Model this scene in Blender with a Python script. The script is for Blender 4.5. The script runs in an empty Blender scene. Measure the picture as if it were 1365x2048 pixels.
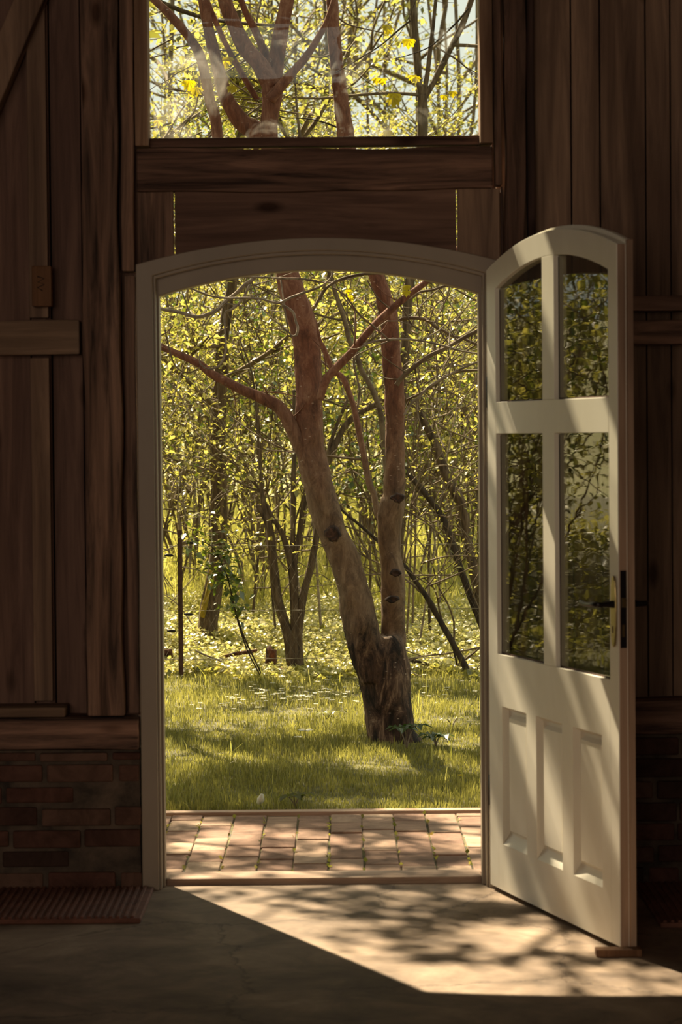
import bpy, bmesh, math, random
import numpy as np
from mathutils import Vector, Matrix
random.seed(7); RNG = np.random.default_rng(7)
SC = bpy.context.scene; COL = SC.collection
# ------------------------------------------------------------------ camera, light, exposure
F_PX, CAM_D, CAM_H = 5185.0, 8.5, 1.49
TILT, ROLL = math.atan(154 / F_PX), math.radians(0.5)
_F = Vector((0, math.cos(TILT), -math.sin(TILT))); _U = Vector((0, math.sin(TILT), math.cos(TILT))); _R = Vector((1, 0, 0))
_RR = math.cos(ROLL) * _R - math.sin(ROLL) * _U; _UR = math.sin(ROLL) * _R + math.cos(ROLL) * _U
CAMP = Vector((0, -CAM_D, CAM_H))
cam = bpy.data.cameras.new('camera'); camo = bpy.data.objects.new('camera', cam); COL.objects.link(camo)
M = Matrix((_RR, _UR, -_F)).transposed().to_4x4(); M.translation = CAMP; camo.matrix_world = M
cam.sensor_fit = 'VERTICAL'; cam.sensor_height = 36; cam.sensor_width = 24; cam.lens = F_PX * 36 / 2048
cam.clip_start = 0.1; cam.clip_end = 500
cam.dof.use_dof = True; cam.dof.focus_distance = 12.9; cam.dof.aperture_fstop = 7.0
SC.camera = camo
SUN_DIR = Vector((0.427, -0.904, -1.03))          # the way the light travels
sun = bpy.data.lights.new('sun', 'SUN'); sun.energy = 17.5; sun.color = (1.0, 0.83, 0.57); sun.angle = math.radians(0.53)
suno = bpy.data.objects.new('sun', sun); COL.objects.link(suno); suno.location = (-8, 18, 20)
suno.rotation_euler = SUN_DIR.to_track_quat('-Z', 'Y').to_euler()
w = bpy.data.worlds.new('world'); SC.world = w; w.use_nodes = True
bg = w.node_tree.nodes['Background']; bg.inputs[0].default_value = (0.90, 0.94, 0.82, 1); bg.inputs[1].default_value = 0.98
def area(name, loc, target, sx, sy, power, color):
    l = bpy.data.lights.new(name, 'AREA'); l.shape = 'RECTANGLE'; l.size = sx; l.size_y = sy; l.energy = power; l.color = color
    o = bpy.data.objects.new(name, l); COL.objects.link(o); o.location = loc
    o.rotation_euler = (Vector(target) - Vector(loc)).to_track_quat('-Z', 'Y').to_euler(); return o
area('interior_fill', (-1.6, -11.3, 2.3), (0, 0, 1.5), 4.0, 2.4, 155, (1.0, 0.80, 0.62))  # added fill lamp that lifts the interior; the wall behind it is closed
SC.view_settings.view_transform = 'Standard'; SC.view_settings.look = 'None'
SC.view_settings.exposure = 0.0; SC.view_settings.gamma = 1.0; SC.view_settings.use_curve_mapping = False

# ------------------------------------------------------------------ helpers
def P(px, py, Y):
    d = (px - 682.5) / F_PX * _RR - (py - 1024) / F_PX * _UR + _F
    return CAMP + d * ((Y + CAM_D) / d.y)
def px_size(Y): return (Y + CAM_D) / F_PX
def sstep(a, b, t):
    t = min(1, max(0, (t - a) / (b - a))); return t * t * (3 - 2 * t)
def gz(x, y):
    return (0.10 * sstep(7.3, 10, y) + 0.25 * sstep(9, 17, y) + 0.2 * sstep(16, 30, y) + 4.2 * sstep(30, 58, y)
            + 0.25 * sstep(-3, -9, x) * sstep(3, 8, y))
def tag(o, label=None, cat=None, group=None, kind=None):
    if label: o['label'] = label
    if cat: o['category'] = cat
    if group: o['group'] = group
    if kind: o['kind'] = kind
    return o
def empty(name, loc=(0, 0, 0), rz=0.0, **k):
    o = bpy.data.objects.new(name, None); COL.objects.link(o); o.location = loc; o.rotation_euler = (0, 0, rz)
    o.empty_display_size = 0.05
    return tag(o, **k)
class MB:
    """collects polygons, then links them as one mesh object"""
    def __init__(s): s.v = []; s.f = []; s.sm = []
    def add(s, vs, fs, smooth=False):
        n = len(s.v); s.v += [tuple(p) for p in vs]; s.f += [tuple(i + n for i in f) for f in fs]; s.sm += [smooth] * len(fs)
    def box(s, x0, x1, y0, y1, z0, z1):
        s.add([(x0,y0,z0),(x1,y0,z0),(x1,y1,z0),(x0,y1,z0),(x0,y0,z1),(x1,y0,z1),(x1,y1,z1),(x0,y1,z1)],
              [(0,3,2,1),(4,5,6,7),(0,1,5,4),(1,2,6,5),(2,3,7,6),(3,0,4,7)])
    def prism(s, poly, y0, y1):
        """poly: (x,z) outline, extruded along y"""
        n = len(poly)
        a = sum(poly[i][0]*poly[(i+1)%n][1]-poly[(i+1)%n][0]*poly[i][1] for i in range(n))
        if a < 0: poly = poly[::-1]
        s.add([(x, y0, z) for x, z in poly] + [(x, y1, z) for x, z in poly],
              [tuple(range(n)), tuple(range(2*n-1, n-1, -1))] + [(i, i+n, (i+1)%n+n, (i+1)%n) for i in range(n)])
    def ring(s, a, b, y0, y1):
        """strip between two open (x,z) paths, extruded along y"""
        n = len(a)
        vs = [(x,y0,z) for x,z in a] + [(x,y0,z) for x,z in b] + [(x,y1,z) for x,z in a] + [(x,y1,z) for x,z in b]
        fs = []
        for i in range(n-1):
            fs += [(i,i+1,n+i+1,n+i), (2*n+i,3*n+i,3*n+i+1,2*n+i+1), (i,2*n+i,2*n+i+1,i+1), (n+i,n+i+1,3*n+i+1,3*n+i)]
        fs += [(0,n,3*n,2*n), (n-1,3*n-1,4*n-1,2*n-1)]
        s.add(vs, fs)
    def tube(s, pts, rad, sides=8, sub=4, wob=0.0, cap=True):
        P_, R_ = smooth_path(pts, rad, sub)
        vs = []; n = len(P_); up = Vector((0.13, 0.97, 0.2)).normalized()
        ph = random.random()*6.28
        for i in range(n):
            t = (P_[min(i+1, n-1)] - P_[max(i-1, 0)]).normalized()
            a = t.cross(up)
            if a.length < 1e-4: a = t.cross(Vector((1, 0, 0)))
            a.normalize(); b = t.cross(a)
            for k in range(sides):
                an = 2*math.pi*k/sides
                r = R_[i]*(1 + wob*math.sin(3*an+ph+i*.35) + wob*.7*math.sin(2*an-i*.8+ph*2))
                vs.append(P_[i] + a*math.cos(an)*r + b*math.sin(an)*r)
        fs = [(i*sides+k, i*sides+(k+1)%sides, (i+1)*sides+(k+1)%sides, (i+1)*sides+k) for i in range(n-1) for k in range(sides)]
        if cap: fs += [tuple(range(sides-1, -1, -1)), tuple(range((n-1)*sides, n*sides))]
        s.add(vs, fs, True)
    def build(s, name, mat, parent=None, bevel=0.0, loc=None):
        me = bpy.data.meshes.new(name); me.from_pydata(s.v, [], s.f); me.update()
        me.polygons.foreach_set('use_smooth', s.sm); me.materials.append(mat)
        o = bpy.data.objects.new(name, me); COL.objects.link(o)
        if parent: o.parent = parent
        if loc: o.location = loc
        bm = bmesh.new(); bm.from_mesh(me); bmesh.ops.recalc_face_normals(bm, faces=bm.faces); bm.to_mesh(me); bm.free()
        if bevel:
            m = o.modifiers.new('bevel', 'BEVEL'); m.width = bevel; m.segments = 2; m.limit_method = 'ANGLE'; m.angle_limit = 0.7
        return o
def smooth_path(pts, rad, sub):
    pts = [Vector(p) for p in pts]; n = len(pts); A = []; B = []
    for i in range(n-1):
        p0, p1, p2, p3 = pts[max(i-1,0)], pts[i], pts[i+1], pts[min(i+2,n-1)]
        for k in range(sub):
            t = k/sub; t2 = t*t; t3 = t2*t
            A.append(0.5*((2*p1)+(p2-p0)*t+(2*p0-5*p1+4*p2-p3)*t2+(3*p1-p0-3*p2+p3)*t3)); B.append(rad[i]+(rad[i+1]-rad[i])*t)
    A.append(pts[-1]); B.append(rad[-1]); return A, B
def np_mesh(name, verts, quads, mat, parent=None, fattr=None):
    """verts (n,3), quads (m,4) or tris (m,3) as numpy"""
    me = bpy.data.meshes.new(name); k = quads.shape[1]; m = len(quads)
    me.vertices.add(len(verts)); me.vertices.foreach_set('co', verts.astype(np.float32).ravel())
    me.loops.add(m*k); me.loops.foreach_set('vertex_index', quads.astype(np.int32).ravel())
    me.polygons.add(m); me.polygons.foreach_set('loop_start', np.arange(m, dtype=np.int32)*k)
    me.update(calc_edges=True); me.validate()
    if fattr is not None:
        a = me.attributes.new('tone', 'FLOAT', 'FACE'); a.data.foreach_set('value', fattr.astype(np.float32))
    me.materials.append(mat)
    o = bpy.data.objects.new(name, me); COL.objects.link(o)
    if parent: o.parent = parent
    return o
def leaves(name, pos, size, mat, parent=None, aspect=0.55, droop=0.35, tone=None):
    """one folded rhombic blade per position (two triangles meeting at the midrib, as quads root-side-tip-side)"""
    n = len(pos)
    if np.isscalar(size): size = np.full(n, size)
    size = size*RNG.uniform(0.6, 1.35, n)
    az = RNG.uniform(0, 2*np.pi, n); el = RNG.normal(-droop, 0.5, n)
    d = np.stack([np.cos(az)*np.cos(el), np.sin(az)*np.cos(el), np.sin(el)], 1)
    s = np.stack([-np.sin(az), np.cos(az), RNG.normal(0, 0.5, n)], 1); s /= np.linalg.norm(s, axis=1)[:, None]
    u = np.cross(d, s)
    L = size[:, None]; W = L*aspect*0.5
    v = np.stack([pos, pos+d*L*.45+s*W+u*L*.1, pos+d*L, pos+d*L*.45-s*W+u*L*.1], 1).reshape(-1, 3)
    b = np.arange(n)[:, None]*4
    t = np.concatenate([b+[0, 1, 2], b+[0, 2, 3]], 1).reshape(-1, 3)
    tn = RNG.uniform(0, 1, n) if tone is None else tone
    return np_mesh(name, v, t, mat, parent, np.repeat(tn, 2))

# ------------------------------------------------------------------ materials
def nm(name):
    m = bpy.data.materials.new(name); m.use_nodes = True; nt = m.node_tree
    return m, nt, nt.nodes['Principled BSDF'], nt.nodes.new, nt.links.new
def ramp(N, stops):
    r = N('ShaderNodeValToRGB'); e = r.color_ramp.elements
    while len(e) < len(stops): e.new(0.5)
    for i, (p, c) in enumerate(stops): e[i].position = p; e[i].color = (*c, 1)
    return r
def noise(N, Lk, vec, scale, detail=6, rough=0.6, dist=0.0):
    n = N('ShaderNodeTexNoise'); n.inputs['Scale'].default_value = scale; n.inputs['Detail'].default_value = detail
    n.inputs['Roughness'].default_value = rough; n.inputs['Distortion'].default_value = dist
    if vec is not None: Lk(vec, n.inputs['Vector'])
    return n
def mapping(N, Lk, scale, coord='Object', rot=(0,0,0)):
    t = N('ShaderNodeTexCoord'); m = N('ShaderNodeMapping'); m.inputs['Scale'].default_value = scale; m.inputs['Rotation'].default_value = rot
    Lk(t.outputs[coord], m.inputs['Vector']); return m.outputs[0]
def mix(N, Lk, fac, a, b, mode='MIX'):
    m = N('ShaderNodeMix'); m.data_type = 'RGBA'; m.blend_type = mode
    for sock, val in ((m.inputs[0], fac), (m.inputs[6], a), (m.inputs[7], b)):
        if hasattr(val, 'links'): Lk(val, sock)
        elif isinstance(val, tuple): sock.default_value = (*val, 1)
        else: sock.default_value = val
    return m.outputs[2]
def wood(name, dark, light, axis='z', bump=0.35, rough=0.85, knots=True, scale=1.0):
    m, nt, b, N, Lk = nm(name)
    s = {'z': (26, 26, 1.6), 'x': (1.6, 26, 26), 'y': (26, 1.6, 26)}[axis]
    s = tuple(q*scale for q in s)
    v = mapping(N, Lk, s); n1 = noise(N, Lk, v, 1.0, 8, 0.65, 0.8)
    v2 = mapping(N, Lk, tuple(q*.16 for q in s)); n2 = noise(N, Lk, v2, 1.0, 3, 0.5, 1.5)
    r1 = ramp(N, [(0.32, dark), (0.70, light)]); Lk(n1.outputs[0], r1.inputs[0])
    r2 = ramp(N, [(0.33, (0.45, 0.42, 0.42)), (0.62, (1.1, 1.1, 1.1))]); Lk(n2.outputs[0], r2.inputs[0])
    c = mix(N, Lk, 1.0, r1.outputs[0], r2.outputs[0], 'MULTIPLY')
    if knots:
        kv = mapping(N, Lk, tuple(6.5 if q > 5*scale else 2.6 for q in s)); vo = N('ShaderNodeTexVoronoi'); vo.inputs['Scale'].default_value = 1.0
        Lk(kv, vo.inputs['Vector']); r3 = ramp(N, [(0.06, (0.30, 0.25, 0.22)), (0.16, (1, 1, 1))]); Lk(vo.outputs['Distance'], r3.inputs[0])
        c = mix(N, Lk, 1.0, c, r3.outputs[0], 'MULTIPLY')
    Lk(c, b.inputs['Base Color']); b.inputs['Roughness'].default_value = rough; b.inputs['Specular IOR Level'].default_value = 0.25
    bp = N('ShaderNodeBump'); bp.inputs['Strength'].default_value = bump; bp.inputs['Distance'].default_value = 0.01
    Lk(n1.outputs[0], bp.inputs['Height']); Lk(bp.outputs[0], b.inputs['Normal']); return m
def mottled(name, stops, scale=4.0, detail=8, rough=0.8, bump=0.2, bdist=0.01, vs=(1, 1, 1), spec=0.3, dist=0.3):
    m, nt, b, N, Lk = nm(name); v = mapping(N, Lk, vs); n = noise(N, Lk, v, scale, detail, 0.65, dist)
    r = ramp(N, stops); Lk(n.outputs[0], r.inputs[0]); Lk(r.outputs[0], b.inputs['Base Color'])
    b.inputs['Roughness'].default_value = rough; b.inputs['Specular IOR Level'].default_value = spec
    bp = N('ShaderNodeBump'); bp.inputs['Strength'].default_value = bump; bp.inputs['Distance'].default_value = bdist
    Lk(n.outputs[0], bp.inputs['Height']); Lk(bp.outputs[0], b.inputs['Normal']); return m
def leafmat(name, c0, c1, trans=0.55, gloss=0.06):
    m, nt, b, N, Lk = nm(name); nt.nodes.remove(b)
    at = N('ShaderNodeAttribute'); at.attribute_name = 'tone'
    r = ramp(N, [(0.0, c0), (1.0, c1)]); Lk(at.outputs['Fac'], r.inputs[0])
    d = N('ShaderNodeBsdfDiffuse'); t = N('ShaderNodeBsdfTranslucent'); g = N('ShaderNodeBsdfGlossy'); g.inputs['Roughness'].default_value = 0.35
    Lk(r.outputs[0], d.inputs[0])
    hs = N('ShaderNodeHueSaturation'); hs.inputs['Saturation'].default_value = 1.12; hs.inputs['Value'].default_value = 1.3; Lk(r.outputs[0], hs.inputs['Color']); Lk(hs.outputs[0], t.inputs[0])
    a = N('ShaderNodeMixShader'); a.inputs[0].default_value = trans; Lk(d.outputs[0], a.inputs[1]); Lk(t.outputs[0], a.inputs[2])
    c = N('ShaderNodeMixShader'); c.inputs[0].default_value = gloss; Lk(a.outputs[0], c.inputs[1]); Lk(g.outputs[0], c.inputs[2])
    Lk(c.outputs[0], nt.nodes['Material Output'].inputs[0]); return m
def glassmat(name, ripple=0.0, dust=0.0, tint=(0.94, 0.97, 0.93)):
    m, nt, b, N, Lk = nm(name); nt.nodes.remove(b)
    t = N('ShaderNodeBsdfTransparent'); t.inputs[0].default_value = (*tint, 1)
    g = N('ShaderNodeBsdfGlossy'); g.inputs['Roughness'].default_value = 0.005
    ge = N('ShaderNodeNewGeometry'); dt = N('ShaderNodeVectorMath'); dt.operation = 'DOT_PRODUCT'; Lk(ge.outputs['Incoming'], dt.inputs[0]); Lk(ge.outputs['True Normal'], dt.inputs[1])
    def mth(op, a_, b_=None):
        q_ = N('ShaderNodeMath'); q_.operation = op
        for k_, v_ in enumerate((a_, b_)):
            if v_ is None: continue
            if hasattr(v_, 'links'): Lk(v_, q_.inputs[k_])
            else: q_.inputs[k_].default_value = v_
        return q_.outputs[0]
    sch = mth('ADD', mth('MULTIPLY', mth('POWER', mth('SUBTRACT', 1.0, mth('ABSOLUTE', dt.outputs['Value'])), 5.0), 0.955), 0.045)   # reflection of one glass surface
    if ripple:
        v = mapping(N, Lk, (5.0, 5.0, 22.0)); n = noise(N, Lk, v, 1.0, 1, 0.5, 0.4)
        bp = N('ShaderNodeBump'); bp.inputs['Strength'].default_value = ripple; bp.inputs['Distance'].default_value = 0.002
        Lk(n.outputs[0], bp.inputs['Height']); Lk(bp.outputs[0], g.inputs['Normal'])
    f2 = N('ShaderNodeMath'); f2.operation = 'MULTIPLY'; f2.use_clamp = True; f2.inputs[1].default_value = 0.8; Lk(sch, f2.inputs[0])
    mx = N('ShaderNodeMixShader'); Lk(f2.outputs[0], mx.inputs[0]); Lk(t.outputs[0], mx.inputs[1]); Lk(g.outputs[0], mx.inputs[2])
    out = mx.outputs[0]
    if dust:
        v = mapping(N, Lk, (1, 1, 1)); n = noise(N, Lk, v, 3.6, 6, 0.65, 1.2)
        r = ramp(N, [(0.54, (0, 0, 0)), (0.80, (dust, dust, dust))]); Lk(n.outputs[0], r.inputs[0])
        vo = N('ShaderNodeTexVoronoi'); vo.inputs['Scale'].default_value = 26; Lk(v, vo.inputs['Vector'])
        r2 = ramp(N, [(0.05, (1, 1, 1)), (0.11, (0, 0, 0))]); Lk(vo.outputs['Distance'], r2.inputs[0])
        sp = mix(N, Lk, 1.0, r2.outputs[0], r.outputs[0], 'MULTIPLY')
        tot = mix(N, Lk, 1.0, r.outputs[0], sp, 'ADD')
        tr = N('ShaderNodeBsdfTranslucent'); tr.inputs[0].default_value = (0.75, 0.72, 0.66, 1)
        m2 = N('ShaderNodeMixShader'); Lk(tot, m2.inputs[0]); Lk(out, m2.inputs[1]); Lk(tr.outputs[0], m2.inputs[2]); out = m2.outputs[0]
    Lk(out, nt.nodes['Material Output'].inputs[0]); return m
def bark_main():
    """reddish smooth bark above, grey brown lower down, black rough bark at the foot, pale lenticels and lichen"""
    m, nt, b, N, Lk = nm('smooth_red_bark')
    tc = N('ShaderNodeTexCoord'); sx = N('ShaderNodeSeparateXYZ'); Lk(tc.outputs['Object'], sx.inputs[0])
    v = mapping(N, Lk, (16, 16, 6)); n = noise(N, Lk, v, 1.0, 12, 0.78, 0.8)
    red = ramp(N, [(0.34, (0.075, 0.034, 0.023)), (0.52, (0.215, 0.094, 0.056)), (0.68, (0.38, 0.21, 0.13))]); Lk(n.outputs[0], red.inputs[0])
    gry = ramp(N, [(0.34, (0.075, 0.048, 0.030)), (0.54, (0.215, 0.145, 0.088)), (0.70, (0.36, 0.265, 0.17))]); Lk(n.outputs[0], gry.inputs[0])
    v3 = mapping(N, Lk, (11, 11, 3.6)); n3 = noise(N, Lk, v3, 1.0, 9, 0.75, 1.2)
    blk = ramp(N, [(0.44, (0.020, 0.014, 0.010)), (0.54, (0.085, 0.050, 0.033)), (0.64, (0.28, 0.19, 0.125))]); Lk(n3.outputs[0], blk.inputs[0])
    def hmask(z0, z1, wob):
        a = N('ShaderNodeMath'); a.operation = 'MULTIPLY_ADD'; Lk(n3.outputs[0], a.inputs[0]); a.inputs[1].default_value = wob; Lk(sx.outputs[2], a.inputs[2])
        r = N('ShaderNodeMapRange'); r.inputs[1].default_value = z0+wob*.5; r.inputs[2].default_value = z1+wob*.5; Lk(a.outputs[0], r.inputs[0]); return r.outputs[0]
    c = mix(N, Lk, hmask(1.15, 1.75, 0.6), gry.outputs[0], red.outputs[0])
    c = mix(N, Lk, hmask(0.42, 0.66, 0.9), blk.outputs[0], c)
    # pale flat lenticels
    v4 = mapping(N, Lk, (22, 22, 55)); vo = N('ShaderNodeTexVoronoi'); vo.inputs['Scale'].default_value = 1.0; Lk(v4, vo.inputs['Vector'])
    r4 = ramp(N, [(0.10, (1, 1, 1)), (0.17, (0, 0, 0))]); Lk(vo.outputs['Distance'], r4.inputs[0])
    n5 = noise(N, Lk, mapping(N, Lk, (3, 3, 3)), 1.5, 3); r5 = ramp(N, [(0.48, (0, 0, 0)), (0.60, (0.7, 0.7, 0.7))]); Lk(n5.outputs[0], r5.inputs[0])
    sp = mix(N, Lk, 1.0, r4.outputs[0], r5.outputs[0], 'MULTIPLY')
    c = mix(N, Lk, sp, c, (0.50, 0.40, 0.31))
    Lk(c, b.inputs['Base Color']); b.inputs['Roughness'].default_value = 0.8; b.inputs['Specular IOR Level'].default_value = 0.2
    bp = N('ShaderNodeBump'); bp.inputs['Strength'].default_value = 0.6; bp.inputs['Distance'].default_value = 0.012
    ah = N('ShaderNodeMath'); Lk(n3.outputs[0], ah.inputs[0]); Lk(n.outputs[0], ah.inputs[1]); Lk(ah.outputs[0], bp.inputs['Height']); Lk(bp.outputs[0], b.inputs['Normal']); return m
def vcol_mat(name, stops, scale, rough=0.85, bump=0.4):
    """tone attribute picks the colour of each brick, noise dirties it"""
    m, nt, b, N, Lk = nm(name); at = N('ShaderNodeAttribute'); at.attribute_name = 'tone'
    r = ramp(N, stops); Lk(at.outputs['Fac'], r.inputs[0])
    n = noise(N, Lk, mapping(N, Lk, (1, 1, 1)), scale, 8, 0.7, 0.6)
    r2 = ramp(N, [(0.32, (0.45, 0.42, 0.40)), (0.62, (1.05, 1.05, 1.05))]); Lk(n.outputs[0], r2.inputs[0])
    Lk(mix(N, Lk, 1.0, r.outputs[0], r2.outputs[0], 'MULTIPLY'), b.inputs['Base Color']); b.inputs['Roughness'].default_value = rough; b.inputs['Specular IOR Level'].default_value = 0.2
    bp = N('ShaderNodeBump'); bp.inputs['Strength'].default_value = bump; bp.inputs['Distance'].default_value = 0.01
    Lk(n.outputs[0], bp.inputs['Height']); Lk(bp.outputs[0], b.inputs['Normal']); return m
PLANKV = wood('plank_wood', (0.1145, 0.0651, 0.0508), (0.264, 0.1574, 0.1145), 'z', 0.2)
PLANKP = wood('pale_plank_wood', (0.16, 0.1015, 0.0716), (0.355, 0.2315, 0.1535), 'z', 0.2)
PLANKH = wood('horizontal_plank_wood', (0.121, 0.069, 0.0508), (0.2835, 0.1665, 0.1184), 'x', 0.2)
BEAMV = wood('rough_post_wood', (0.050, 0.032, 0.025), (0.40, 0.24, 0.165), 'z', 1.0)
BEAMH = wood('rough_beam_wood', (0.050, 0.030, 0.024), (0.40, 0.23, 0.16), 'x', 1.0)
DARKV = wood('dark_post_wood', (0.043, 0.03, 0.026), (0.147, 0.085, 0.066), 'z', 0.6)
PALEH = wood('pale_rail_wood', (0.173, 0.1145, 0.0755), (0.394, 0.264, 0.173), 'x', 0.3)
FRAMEW = wood('bare_window_wood', (0.20, 0.115, 0.07), (0.42, 0.27, 0.17), 'z', 0.2)
THRESH = wood('threshold_wood', (0.30, 0.20, 0.14), (0.62, 0.46, 0.34), 'x', 0.25, knots=False)
BLOCKW = wood('orange_block_wood', (0.22, 0.11, 0.05), (0.42, 0.23, 0.12), 'z', 0.2)
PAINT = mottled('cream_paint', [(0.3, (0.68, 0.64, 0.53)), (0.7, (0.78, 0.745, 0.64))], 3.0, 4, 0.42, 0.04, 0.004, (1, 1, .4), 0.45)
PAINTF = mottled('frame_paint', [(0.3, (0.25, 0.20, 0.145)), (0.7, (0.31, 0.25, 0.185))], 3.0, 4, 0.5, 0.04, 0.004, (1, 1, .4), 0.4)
EDGEW = wood('worn_edge_wood', (0.36, 0.24, 0.16), (0.54, 0.38, 0.26), 'z', 0.1, knots=False)
def concrete():
    m, nt, b, N, Lk = nm('worn_concrete')
    v = mapping(N, Lk, (1, 1, 1)); n = noise(N, Lk, v, 3.2, 10, 0.7, 0.7); n2 = noise(N, Lk, v, 0.9, 4, 0.6, 1.5)
    r = ramp(N, [(0.30, (0.12, 0.083, 0.056)), (0.52, (0.245, 0.175, 0.118)), (0.70, (0.37, 0.275, 0.19))]); Lk(n.outputs[0], r.inputs[0])
    r2 = ramp(N, [(0.35, (0.62, 0.60, 0.58)), (0.6, (1.05, 1.05, 1.05))]); Lk(n2.outputs[0], r2.inputs[0])
    c = mix(N, Lk, 1.0, r.outputs[0], r2.outputs[0], 'MULTIPLY')
    vo = N('ShaderNodeTexVoronoi'); vo.feature = 'DISTANCE_TO_EDGE'; vo.inputs['Scale'].default_value = 0.9
    ad = N('ShaderNodeVectorMath'); ad.operation = 'MULTIPLY_ADD'; Lk(n.outputs['Color'], ad.inputs[0]); ad.inputs[1].default_value = (0.25,)*3; Lk(v, ad.inputs[2]); Lk(ad.outputs[0], vo.inputs['Vector'])
    r3 = ramp(N, [(0.0, (0.45, 0.42, 0.40)), (0.006, (1, 1, 1))]); Lk(vo.outputs['Distance'], r3.inputs[0])
    c = mix(N, Lk, 1.0, c, r3.outputs[0], 'MULTIPLY')
    Lk(c, b.inputs['Base Color']); b.inputs['Roughness'].default_value = 0.75; b.inputs['Specular IOR Level'].default_value = 0.25
    bp = N('ShaderNodeBump'); bp.inputs['Strength'].default_value = 0.35; bp.inputs['Distance'].default_value = 0.006
    Lk(n.outputs[0], bp.inputs['Height']); Lk(bp.outputs[0], b.inputs['Normal']); return m
CONC = concrete()
BRICK = vcol_mat('old_brick', [(0.0, (0.05, 0.030, 0.023)), (0.6, (0.115, 0.052, 0.038)), (1.0, (0.14, 0.082, 0.058))], 9)
MORTAR = mottled('mortar', [(0.35, (0.03, 0.023, 0.017)), (0.65, (0.14, 0.10, 0.07))], 7)
PAVER = vcol_mat('paving_brick', [(0.0, (0.22, 0.125, 0.085)), (0.5, (0.33, 0.205, 0.14)), (1.0, (0.46, 0.33, 0.23))], 7, 0.8, 0.3)
JOINT = mottled('mossy_joint_soil', [(0.4, (0.045, 0.035, 0.022)), (0.6, (0.16, 0.14, 0.035))], 14)
SOIL = mottled('grassy_soil', [(0.35, (0.060, 0.055, 0.018)), (0.65, (0.13, 0.12, 0.03))], 5)
HILL = mottled('wooded_slope', [(0.3, (0.16, 0.13, 0.06)), (0.5, (0.26, 0.26, 0.08)), (0.7, (0.30, 0.22, 0.13))], 1.6)
GRASS = leafmat('grass_blade', (0.14, 0.14, 0.038), (0.38, 0.355, 0.11), 0.5, 0.04)
GRASSF = leafmat('meadow_blade', (0.32, 0.32, 0.07), (0.58, 0.54, 0.19), 0.5, 0.03)
LEAF = leafmat('spring_leaf', (0.12, 0.13, 0.028), (0.54, 0.48, 0.14), 0.6, 0.05)
LEAFD = leafmat('dark_leaf', (0.045, 0.075, 0.014), (0.15, 0.19, 0.03), 0.4, 0.1)
LEAFY = leafmat('yellow_leaf', (0.48, 0.40, 0.03), (0.62, 0.48, 0.04), 0.6)
LEAFG = leafmat('ground_cover_leaf', (0.30, 0.30, 0.07), (0.80, 0.74, 0.34), 0.5, 0.12)
BARKM = bark_main()
BARK = mottled('furrowed_bark', [(0.32, (0.035, 0.024, 0.015)), (0.55, (0.14, 0.095, 0.055)), (0.75, (0.27, 0.20, 0.12))], 1.0, 8, 0.9, 1.0, 0.02, (45, 45, 7))
BARKD = mottled('dark_bark', [(0.32, (0.018, 0.013, 0.009)), (0.7, (0.09, 0.062, 0.038))], 1.0, 8, 0.9, 1.0, 0.015, (45, 45, 7))
SCAR = mottled('scar_bark', [(0.42, (0.020, 0.013, 0.009)), (0.65, (0.10, 0.052, 0.032))], 30, bump=.8)
TWIG = mottled('twig_bark', [(0.35, (0.08, 0.052, 0.030)), (0.65, (0.21, 0.155, 0.09))], 9, 4)
TWIGL = mottled('pale_twig_bark', [(0.35, (0.13, 0.10, 0.07)), (0.65, (0.34, 0.28, 0.20))], 18, 4)
MOSS = mottled('orange_moss', [(0.35, (0.20, 0.15, 0.01)), (0.65, (0.42, 0.30, 0.03))], 20)
RUST = mottled('rusty_steel', [(0.35, (0.035, 0.018, 0.012)), (0.65, (0.11, 0.055, 0.034))], 25)
STUMP = mottled('rotten_stump_wood', [(0.35, (0.035, 0.015, 0.008)), (0.65, (0.22, 0.075, 0.03))], 18, bump=0.8)
WHITE = leafmat('white_petal', (0.75, 0.75, 0.62), (0.9, 0.88, 0.75), 0.3)
YPET = leafmat('yellow_petal', (0.75, 0.58, 0.03), (0.85, 0.65, 0.05), 0.3)
IRON, _nt, _b, _N, _L = nm('blackened_iron'); _b.inputs['Base Color'].default_value = (0.035, 0.030, 0.030, 1); _b.inputs['Metallic'].default_value = 0.8; _b.inputs['Roughness'].default_value = 0.35
BRASS, _nt, _b, _N, _L = nm('tarnished_brass'); _b.inputs['Base Color'].default_value = (0.30, 0.23, 0.10, 1); _b.inputs['Metallic'].default_value = 0.9; _b.inputs['Roughness'].default_value = 0.3
WIRE, _nt, _b, _N, _L = nm('fence_wire'); _b.inputs['Base Color'].default_value = (0.20, 0.17, 0.11, 1); _b.inputs['Roughness'].default_value = 0.6
MATM = mottled('red_brown_rubber', [(0.35, (0.10, 0.042, 0.027)), (0.65, (0.20, 0.085, 0.055))], 12)
GLASSD = glassmat('rippled_door_glass', 0.07, 0.0, (0.80, 0.80, 0.74)); GLASSW = glassmat('dusty_window_glass', 0.1, 0.16, (0.97, 0.98, 0.96))

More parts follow.
